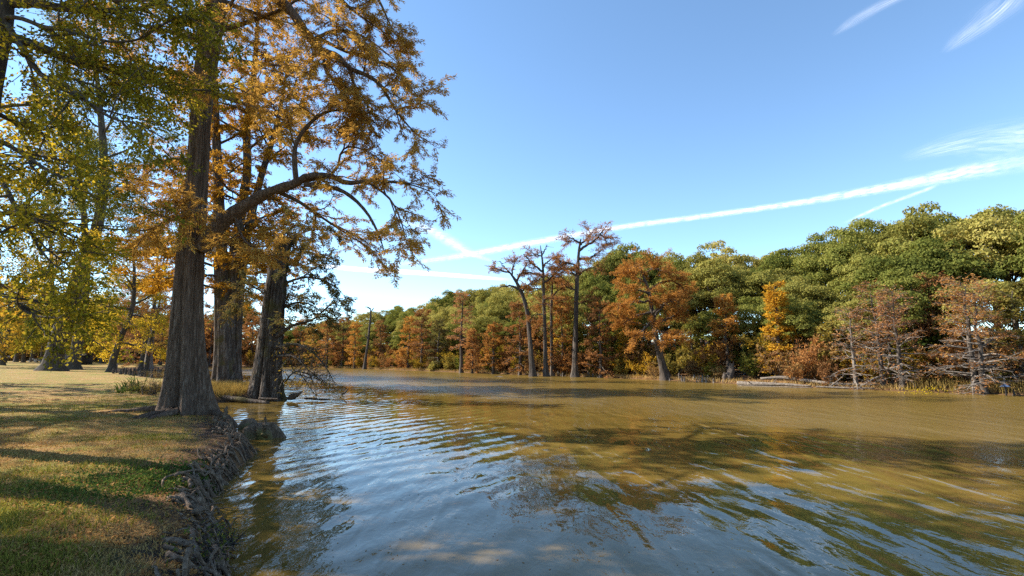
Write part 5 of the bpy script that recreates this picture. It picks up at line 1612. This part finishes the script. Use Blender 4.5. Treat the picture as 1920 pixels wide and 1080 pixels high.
log('fallen_log', [(1530, 725, 39.0), (1580, 727, 38.0), (1640, 728, 36.8)], [3, 4, 2], 'driftwood', 'grey log half sunk towards the pale leafless cypress', stubs=3, seed=12, group=GL)
log('fallen_log', [(838, 696, 84), (845, 696, 83.6), (853, 697, 83)], [3, 5, 2], 'bleached', 'short white sunlit log left of the tall thin pinkish cypress', seed=13)
log('fallen_log', [(885, 699, 78), (896, 699.5, 77.6), (912, 700, 77)], [2, 3, 2], 'bleached', 'long white sunlit log left of the orange cypress foot', seed=14)
log('floating_log', [(927, 707, 62), (936, 706.5, 62), (945, 708, 61)], [2, 4, 2], 'bark_oak', 'dark log floating on the open water', seed=15)
base = shore_pt(1369, 718)
o = thing('broken_stump', base, 'tall hollow broken stump at the left end of the fallen logs', 'stump')
mb = MB()
Pq = pxline([(1366, 722), (1368, 706), (1371, 694), (1372, 682)], base[1])
trunk(mb, Pq, np.array([8, 7, 6, 3.5]) * base[1] / F, sides=18, flare=0.8, flare_h=0.5, flutes=0.3, rough=0.08, rng=np.random.RandomState(9), nz=20)
mb.build('trunk', M['bark_far'], o)
mb = MB()
for i in range(7):
    a = i * 0.9
    q = Pq[-1] + np.array([math.cos(a) * 0.16, math.sin(a) * 0.16, -0.2])
    tube(mb, np.array([q, q + [0, 0, np.random.RandomState(i).uniform(0.15, 0.5)]]), [0.07, 0.01], 5)
mb.build('broken_rim', M['bark_far'], o)
mb = MB()
knee_mesh(mb, base + np.array([-0.5, -0.1, 0]), 0.75, 0.22, np.random.RandomState(4))
mb.build('buttress', M['bark_far'], o)
done(o)
rng = np.random.RandomState(15)
GKF = 'cypress knees along the far waterline'
for i in range(64):
    u = (rng.uniform(1045, 1135) if i < 24 else rng.uniform(1225, 1345)) if i < 52 else rng.uniform(980, 1050)
    p0 = atz(u, np.interp(u, [900, 1080, 1240, 1390], [700, 706.5, 713.5, 720.5]) - rng.uniform(0, 2.5), 0.0)
    p0[2] = min(max(gz(p0[0], p0[1]), -0.1), 0.2)
    lab = 'pale cypress knee among many along the waterline at the foot of the ' + ('tallest far cypress' if i < 24 else ('leaning orange cypress' if i < 52 else 'twin-topped cypress'))
    knee(0, 0, rng.uniform(0.25, 0.6), rng.uniform(0.06, 0.11), lab, GKF, 600 + i, surface=p0, mat='bark_pale')
GKI = 'cypress knees of the inlet'
for i in range(46):
    u = rng.uniform(212, 302)
    v = np.interp(u, [200, 300], [698, 708]) + rng.uniform(-2.5, 1.5)
    p0 = ground_hit(u, v)
    p0[2] = max(p0[2], -0.05)
    knee(0, 0, rng.uniform(0.3, 0.85), rng.uniform(0.07, 0.16), 'dark cypress knee in the row along the inlet behind the spiky plant', GKI, 700 + i, surface=p0, mat='bark_oak')

def cone_post():
    p = atz(1887, 742, 0.0)
    Y = p[1]
    base = np.array([p[0], Y, 0.0])
    o = thing('marker_post', base, 'dark post in the water with a blue metal cone around it', 'post')
    H = at(1887, 706, Y)[2]
    mb = MB()
    tube(mb, np.array([base + [0, 0, -0.6], base + [0, 0, H * 0.5], base + [0.0, 0, H]]), [0.045, 0.045, 0.042], 10)
    mb.build('post', M['dark_post'], o)
    zc = at(1887, 725, Y)[2]
    mb = MB()
    n = 20
    a = np.arange(n) * 2 * math.pi / n
    ring = lambda r, z: np.column_stack([base[0] + r * np.cos(a), base[1] + r * np.sin(a), np.full(n, z)])
    V = np.vstack([ring(0.25, zc), ring(0.15, zc + 0.10), ring(0.05, zc + 0.17), ring(0.05, zc + 0.15), ring(0.14, zc + 0.085), ring(0.24, zc - 0.004)])
    F4 = []
    for k in range(5):
        for j in range(n):
            F4.append((k * n + j, k * n + (j + 1) % n, (k + 1) * n + (j + 1) % n, (k + 1) * n + j))
    mb.add(V, None, F4)
    mb.build('cone_guard', M['blue_metal'], o)
    done(o)
cone_post()
knee(0, 0, 0.36, 0.08, 'short dark stub in the water right of the coned post', None, 33, surface=np.append(atz(1901, 742, 0.0)[:2], 0.0), mat='bark_oak')

# ------------------------------------------------------------------ far end of the lawn: shed, hut, table, trailer, posts
def on_lawn(u, Y):
    p = at(u, 670, Y)
    return np.array([p[0], p[1], gz(p[0], p[1])])
def board_shed():
    Y = 108.0
    a, b2 = on_lawn(109, Y), on_lawn(151, Y)
    base = (a + b2) / 2
    w = b2[0] - a[0]
    o = thing('board_shed', base, 'low open shed of upright weathered boards behind the oaks', 'shed')
    n = 18
    rr = np.random.RandomState(3)
    me = None
    for i in range(n):
        mb = MB()
        x = a[0] + w * (i + 0.5) / n
        box(mb, (x, Y + rr.uniform(-0.03, 0.03), base[2] + 1.05 + rr.uniform(-0.03, 0.03)), (w / n * 0.86, 0.06, 2.1))
        mb.build('board', M['weathered_board' if rr.rand() < 0.6 else 'dark_board'], o, smooth=False)
    mb = MB()
    box(mb, (base[0], Y + 1.6, base[2] + 2.3), (w + 0.5, 3.6, 0.12))
    mb.build('roof', M['dark_board'], o, smooth=False)
    mb = MB()
    box(mb, (base[0], Y + 3.2, base[2] + 1.1), (w, 0.08, 2.2))
    mb.build('back_wall', M['dark_board'], o, smooth=False)
    done(o)
board_shed()
def hut():
    Y = 135.0
    p = on_lawn(177, Y)
    o = thing('small_hut', p, 'small dark hut with a long sloping roof beyond the lawn', 'hut')
    mb = MB()
    box(mb, p + np.array([0, 0, 0.85]), (1.4, 1.6, 1.7))
    mb.build('wall', M['dark_board'], o, smooth=False)
    mb = MB()
    c = p + np.array([-0.7, 0, 0])
    V = np.array([(-1.3, -1.1, 2.2), (1.5, -1.1, 1.72), (1.5, 1.1, 1.72), (-1.3, 1.1, 2.2), (-1.3, -1.1, 2.34), (1.5, -1.1, 1.86), (1.5, 1.1, 1.86), (-1.3, 1.1, 2.34)]) + c
    mb.add(V, None, [(0, 3, 2, 1), (4, 5, 6, 7), (0, 1, 5, 4), (1, 2, 6, 5), (2, 3, 7, 6), (3, 0, 4, 7)])
    mb.build('roof', M['weathered_board'], o, smooth=False)
    for dx in (-1.8,):
        mb = MB()
        box(mb, p + np.array([dx, -0.8, 1.05]), (0.14, 0.14, 2.1))
        mb.build('post', M['dark_board'], o, smooth=False)
    mb = MB()
    box(mb, p + np.array([0.25, -0.83, 1.05]), (0.32, 0.05, 0.4))
    mb.build('window', M['concrete'], o, smooth=False)
    done(o)
hut()
def picnic_table():
    p = on_lawn(69.5, 128.0)
    o = thing('picnic_table', p, 'pale concrete picnic table with benches on the sunny lawn', 'picnic table')
    for nm, c, s in (('table_top', (0, 0, 0.76), (1.7, 0.9, 0.12)), ('pedestal', (-0.1, 0, 0.36), (0.7, 0.5, 0.7)), ('bench', (-1.35, -0.2, 0.42), (0.5, 1.2, 0.1)), ('bench', (1.4, -0.3, 0.42), (0.7, 1.2, 0.1)),
                     ('bench_foot', (-1.35, -0.2, 0.19), (0.3, 0.5, 0.38)), ('bench_foot', (1.4, -0.3, 0.19), (0.35, 0.5, 0.38))):
        mb = MB()
        box(mb, p + np.array(c), s)
        mb.build(nm, M['concrete'], o, smooth=False)
    done(o)
picnic_table()
def trailer():
    p = on_lawn(8, 150.0)
    o = thing('camper_trailer', p, 'small white trailer parked under the trees at the far edge', 'trailer')
    mb = MB()
    V, Fq = [], []
    prof = [(-0.75, 0.42), (0.75, 0.42), (0.82, 0.9), (0.7, 1.35), (-0.6, 1.42), (-0.8, 1.0)]
    for y in (-0.7, 1.2):
        V += [(p[0] + x, p[1] + y, p[2] + z) for x, z in prof]
    k = len(prof)
    Fq = [(i, (i + 1) % k, k + (i + 1) % k, k + i) for i in range(k)]
    mb.add(V, None, Fq)
    for off in (0, k):
        mb.f4.append(np.array([[off, off + 1, off + 2, off + 3], [off, off + 3, off + 4, off + 5]]))
    mb.build('body', M['white_paint'], o, smooth=False)
    for dx in (-0.45, 0.45):
        mb = MB()
        tube(mb, np.array([p + [dx, -0.72, 0.25], p + [dx, -0.5, 0.25]]), [0.25, 0.25], 14)
        mb.build('wheel', M['rubber'], o)
    mb = MB()
    box(mb, p + np.array([0.05, -0.71, 1.02]), (0.55, 0.03, 0.3))
    mb.build('window', M['dark_board'], o, smooth=False)
    done(o)
trailer()
def lawn_post(u, v0, v1, w, mat, label):
    p = ground_hit(u, v1)
    h = at(u, v0, p[1])[2] - p[2]
    mb = MB()
    r = w * 0.5 * p[1] / F
    tube(mb, np.array([(0, 0, -0.2), (0.01, 0, h * 0.5), (0, 0, h - 0.03), (0, 0, h)]), [r, r, r * 0.96, r * 0.7], 10)
    o = mb.build('lawn_post', M[mat], smooth=False)
    o.location = p
    tag(o, label, 'post')
lawn_post(162.5, 664, 680, 2.6, 'concrete', 'pale post on the lawn right of the board shed')
lawn_post(157, 662, 677, 1.8, 'dark_board', 'darker thin post close to the pale post by the shed')
lawn_post(218.5, 683, 694, 2.6, 'weathered_board', 'short grey post right of the small crooked tree')
lawn_post(196, 672, 679, 1.6, 'dark_board', 'small dark stake on the far lawn left of the crooked tree')

# ------------------------------------------------------------------ ground plants
def blade_tuft(name, p, n, h, w, mat, label, cat, seed, spread=0.2, arch=0.6, group=None, nseg=5):
    """long arching strap leaves from one crown"""
    rr = np.random.RandomState(seed)
    o = thing(name, p, label, cat, group)
    for i in range(n):
        a = rr.uniform(0, 6.28)
        e = rr.uniform(0.25, 1.0)
        d = np.array([math.cos(a) * e, math.sin(a) * e, 1.1])
        L = h * rr.uniform(0.7, 1.2)
        P = [np.array(p) + np.array([rr.normal(0, spread), rr.normal(0, spread), -0.03])]
        d = unit(d)
        for k in range(nseg):
            d = unit(d + np.array([math.cos(a), math.sin(a), -1.0]) * arch * 0.16 * e * (k + 0.3))
            P.append(P[-1] + d * L / nseg)
        P = np.array(P)
        S = unit(np.cross(np.gradient(P, axis=0), [0, 0, 1.0]) + 1e-6)
        W = w * np.sin(np.linspace(0.5, math.pi, nseg + 1))[:, None] ** 0.7
        V = np.vstack([P + S * W * 0.5, P + [0, 0, -0.12 * w], P - S * W * 0.5])
        m = nseg + 1
        ii = np.arange(nseg)
        mb = MB()
        mb.add(V, None, np.vstack([np.stack([ii, ii + 1, ii + 1 + m, ii + m], 1), np.stack([ii + m, ii + 1 + m, ii + 1 + 2 * m, ii + 2 * m], 1)]))
        mb.build('leaf', M[mat], o)
    return done(o)
p = ground_hit(246, 731)
blade_tuft('strap_leaf_plant', p, 46, 0.95, 0.05, 'blade', 'spiky green strap-leaved plant on the lawn left of the huge cypress', 'plant', 3, 0.22)
p = ground_hit(226, 737)
blade_tuft('strap_leaf_plant', p, 26, 0.75, 0.05, 'blade', 'smaller drooping strap-leaved plant just before the spiky one', 'plant', 4, 0.15, 0.9)

def weed(name, u, v, h, w, leafm, label, seed, n=900, L=0.07, W=0.03, p=None):
    p = ground_hit(u, v) if p is None else p
    o = far_bush(name, p, label, None, seed, leafm, w=w, h=h, n=n, L=L, W=W, stems=12)
    o['category'] = 'weed'
    return o
weed('leafy_weed', 262, 738, 0.45, 0.6, 'leaf_green', 'low bright green leafy weed at the foot of the spiky plant', 801)
weed('grey_weed', 285, 740, 0.8, 0.9, 'reed', 'pale dry weed between the spiky plant and the huge cypress', 802, n=700, L=0.09, W=0.02)
weed('grey_weed', 252, 733, 0.4, 0.8, 'straw', 'whitish dead weed spread before the spiky plant', 803, n=500)
weed('green_weed', 368, 1000 + 40, 0.16, 0.3, 'leaf_green', 'small green weed on the near root bank', 804, n=260, L=0.04, W=0.02)
weed('green_weed', 400, 1020, 0.2, 0.4, 'leaf_green', 'little yellow-green weed clump right at the water near the bottom', 805, n=420, L=0.035, W=0.02)
p = np.array([at(812, 690, 86)[0], 86.0, 0.15])
far_bush('round_bush', np.array([p[0], p[1], gz(p[0], p[1])]), 'round pale green bush at the far waterline below the olive cypress', None, 806, 'leaf_hill', w=1.5, h=1.3, n=1500, L=0.2, W=0.12)

def strands(name, P, h, w, mat, rng, label, bend=0.5, kind='stuff'):
    """upright blades, two faces each, scattered at P"""
    n = len(P)
    a = rng.uniform(0, 6.28, n)
    lean = rng.uniform(0.1, 1.0, n) * bend
    H = h * rng.uniform(0.5, 1.3, n)
    d = np.column_stack([np.cos(a) * lean, np.sin(a) * lean, np.ones(n)])
    t = rng.uniform(0, 6.28, n)
    S = np.column_stack([np.cos(t), np.sin(t), np.zeros(n)]) * (w * rng.uniform(0.6, 1.3, n))[:, None] * 0.5
    mid = P + unit(d) * (H * 0.55)[:, None]
    tip = mid + unit(d + np.column_stack([np.cos(a) * lean, np.sin(a) * lean, -0.4 * lean])) * (H * 0.45)[:, None]
    V = np.stack([P - S, P + S, mid + S * 0.7, mid - S * 0.7, tip], 1).reshape(-1, 3)
    i = np.arange(n) * 5
    mb = MB()
    mb.add(V, np.stack([i + 3, i + 2, i + 4], 1), np.stack([i, i + 1, i + 2, i + 3], 1))
    return tag(mb.build(name, M[mat], smooth=False), label, None, None, kind)

rng = np.random.RandomState(44)
def lawn_points(n, rmin, rmax, power, dmin, xlim=(-40, 3)):
    """points on the near bank inside the view, thinning with distance"""
    out = []
    tot = 0
    while tot < n:
        k = n * 2
        r = rmin * (rmax / rmin) ** (rng.rand(k) ** power)
        a = rng.uniform(math.radians(96), math.radians(142), k)
        P = np.column_stack([np.cos(a) * r, np.sin(a) * r])
        d, f = shore(P)
        P = P[(d > dmin) & ~f]
        out.append(P)
        tot += len(P)
    P = np.concatenate(out)[:n]
    return np.column_stack([P, ground_z(P)])
def patchy(P, seed, s=0.5):
    return smooth_noise(P[:, 0] * s * 2.2, P[:, 1] * s * 2.2, seed) + 0.7 * smooth_noise(P[:, 0] * s * 6, P[:, 1] * s * 6, seed + 1)
P = lawn_points(110000, 3.2, 30, 1.0, 0.35)
d, f = shore(P)
green = patchy(P, 21) + 0.25 * rng.normal(0, 1, len(P)) + np.clip((3.5 - np.hypot(P[:, 0] + 5, P[:, 1] - 5)) * 0.1, -0.2, 0.3)
keep = rng.rand(len(P)) < np.clip((d - 0.55 + 0.5 * patchy(P, 61)) / 1.3, 0.03, 1)
dist = np.hypot(P[:, 0], P[:, 1])
G = P[keep & (green > 0.22)]
S = P[keep & (green <= 0.22)]
strands('grass', G, 0.075, 0.011, 'grass', rng, 'short green lawn grass on the near bank', 0.9)
strands('dry_grass', S, 0.05, 0.011, 'straw', rng, 'short dry straw-coloured grass on the near bank', 1.3)
P = lawn_points(42000, 3.2, 34, 0.9, 0.05)
dd, f = shore(P)
P = P[(rng.rand(len(P)) < np.clip(1.2 - dd * 0.05, 0.25, 1)) & (patchy(P, 31) > -0.55)]
mb = MB()
n = len(P)
sz = 0.014 + 0.03 * rng.rand(n) ** 2
leaf_quads(mb, P + np.column_stack([np.zeros((n, 2)), 0.012 + 0.03 * rng.rand(n)]), np.column_stack([rng.normal(0, 1, (n, 2)), rng.normal(0, 0.3, n)]), sz * 1.4, sz * 0.7, rng, 0.75)
tag(mb.build('fallen_leaves', M['litter'], smooth=False), 'brown fallen leaves scattered over the bank', kind='stuff')
# the vivid green patch by the roots
c = ground_hit(300, 900)
P = c + np.column_stack([rng.normal(0, 0.55, 5200), rng.normal(0, 0.75, 5200), np.zeros(5200)])
P[:, 2] = ground_z(P)
leafp = MB()
leaf_quads(leafp, P + [0, 0, 0.03], rng.normal(0, 1, (5200, 3)) + [0, 0, 0.3], 0.045 * rng.uniform(0.6, 1.3, 5200), 0.03, rng, 0.6)
tag(leafp.build('ground_cover', M['blade'], smooth=False), 'patch of low vivid green clover beside the root knot', kind='stuff')
# yellow grass on the spit
c = at(440, 742, 28.2)
P = np.column_stack([rng.uniform(-18.6, -14.2, 7000), rng.uniform(26.8, 30.0, 7000), np.zeros(7000)])
dd, f = shore(P)
P = P[dd > 0.15]
P[:, 2] = ground_z(P)
strands('marsh_grass', P, 0.5, 0.016, 'reed', rng, 'sunlit yellow marsh grass on the spit behind the dark log', 0.5)
# reeds at the far shore
def far_strip(n, u0, u1, d0, d1):
    s = rng.uniform(0, seglen[-1], n * 6)
    Q = np.column_stack([np.interp(s, seglen, fs[:, 0]), np.interp(s, seglen, fs[:, 1])]) + rng.uniform(-d1 * 1.2, d1 * 1.2, (n * 6, 2))
    dd, f = shore(Q)
    u = CX + F * Q[:, 0] / Q[:, 1]
    Q = Q[(dd > d0) & (dd < d1) & (u > u0) & (u < u1)][:n]
    return np.column_stack([Q, ground_z(Q)])
P = far_strip(9000, 1690, 1990, 0.1, 3.6)
strands('reeds', P, 0.8, 0.03, 'reed', rng, 'tan reeds and tall grass at the far shore near the coned post', 0.5)
P = far_strip(9000, 560, 1690, 0.1, 1.2)
strands('shore_grass', P, 0.38, 0.03, 'straw', rng, 'dry fringe of grass along the far waterline', 0.6)
c = atz(1742, 735, 0.3)
P = np.column_stack([c[0] + rng.normal(0, 0.7, 240), c[1] + 0.6 + rng.normal(0, 0.5, 240), np.zeros(240)])
P[:, 2] = np.maximum(ground_z(P), 0.05) + rng.uniform(0.1, 0.5, 240)
mb = MB()
leaf_quads(mb, P, rng.normal(0, 1, (240, 3)), 0.06, 0.05, rng, 0.3)
tag(mb.build('yellow_flowers', M['flower'], smooth=False), 'yellow wildflowers in front of the reeds on the far shore', kind='stuff')
# leaf specks on the water
n = 420
r = 3.2 * (20 / 3.2) ** rng.rand(n)
a = rng.uniform(math.radians(52), math.radians(118), n)
P = np.column_stack([np.cos(a) * r, np.sin(a) * r, np.full(n, 0.004)])
dd, f = shore(P)
P = P[dd < -0.15]
n = len(P)
mb = MB()
leaf_quads(mb, P, np.column_stack([rng.normal(0, 1, (n, 2)), np.zeros(n)]), 0.035 * rng.uniform(0.5, 1.4, n), 0.018, rng, 0.98)
tag(mb.build('floating_leaves', M['litter'], smooth=False), 'small brown leaf specks drifting on the near water', kind='stuff')

# ------------------------------------------------------------------ tell apart the few things that would share a label
byl = {}
for o in scene.objects:
    if o.parent is None and o.get('label') and o.get('category') and o['category'] != 'cypress knee':
        byl.setdefault(o['label'], []).append(o)
for lb, os_ in byl.items():
    if len(os_) < 2: continue
    os_.sort(key=lambda q: q.location[0] / max(q.location[1], 1.0))
    os_ = os_[:8] if len(os_) <= 8 else os_
    names = {2: ['left of two', 'right of two'], 3: ['leftmost of three', 'middle of three', 'rightmost of three']}.get(len(os_)) or ['%s from left' % w for w in ('first', 'second', 'third', 'fourth', 'fifth', 'sixth', 'seventh', 'eighth', 'ninth', 'tenth', 'eleventh', 'twelfth')[:len(os_)]]
    for o, nm in zip(os_, names):
        o['label'] = lb + ', ' + nm
for o in scene.objects:
    lb = o.get('label')
    if lb and len(lb.split()) > 15:
        for a, b in (('inside the edge of the wood', 'in the wood edge'), ('behind the far waterline', 'behind the waterline'), ('at the far waterline', 'at the waterline'), ('at the foot of the wood', 'below the wood'),
                     ('below, near the', 'near the'), ('deep inside the wood', 'deep in the wood'), ('bright orange-red', 'orange-red'), ('cluster of swollen feet', 'swollen feet'), ('third row, on the skyline', 'skyline row')):
            lb = lb.replace(a, b)
        o['label'] = lb
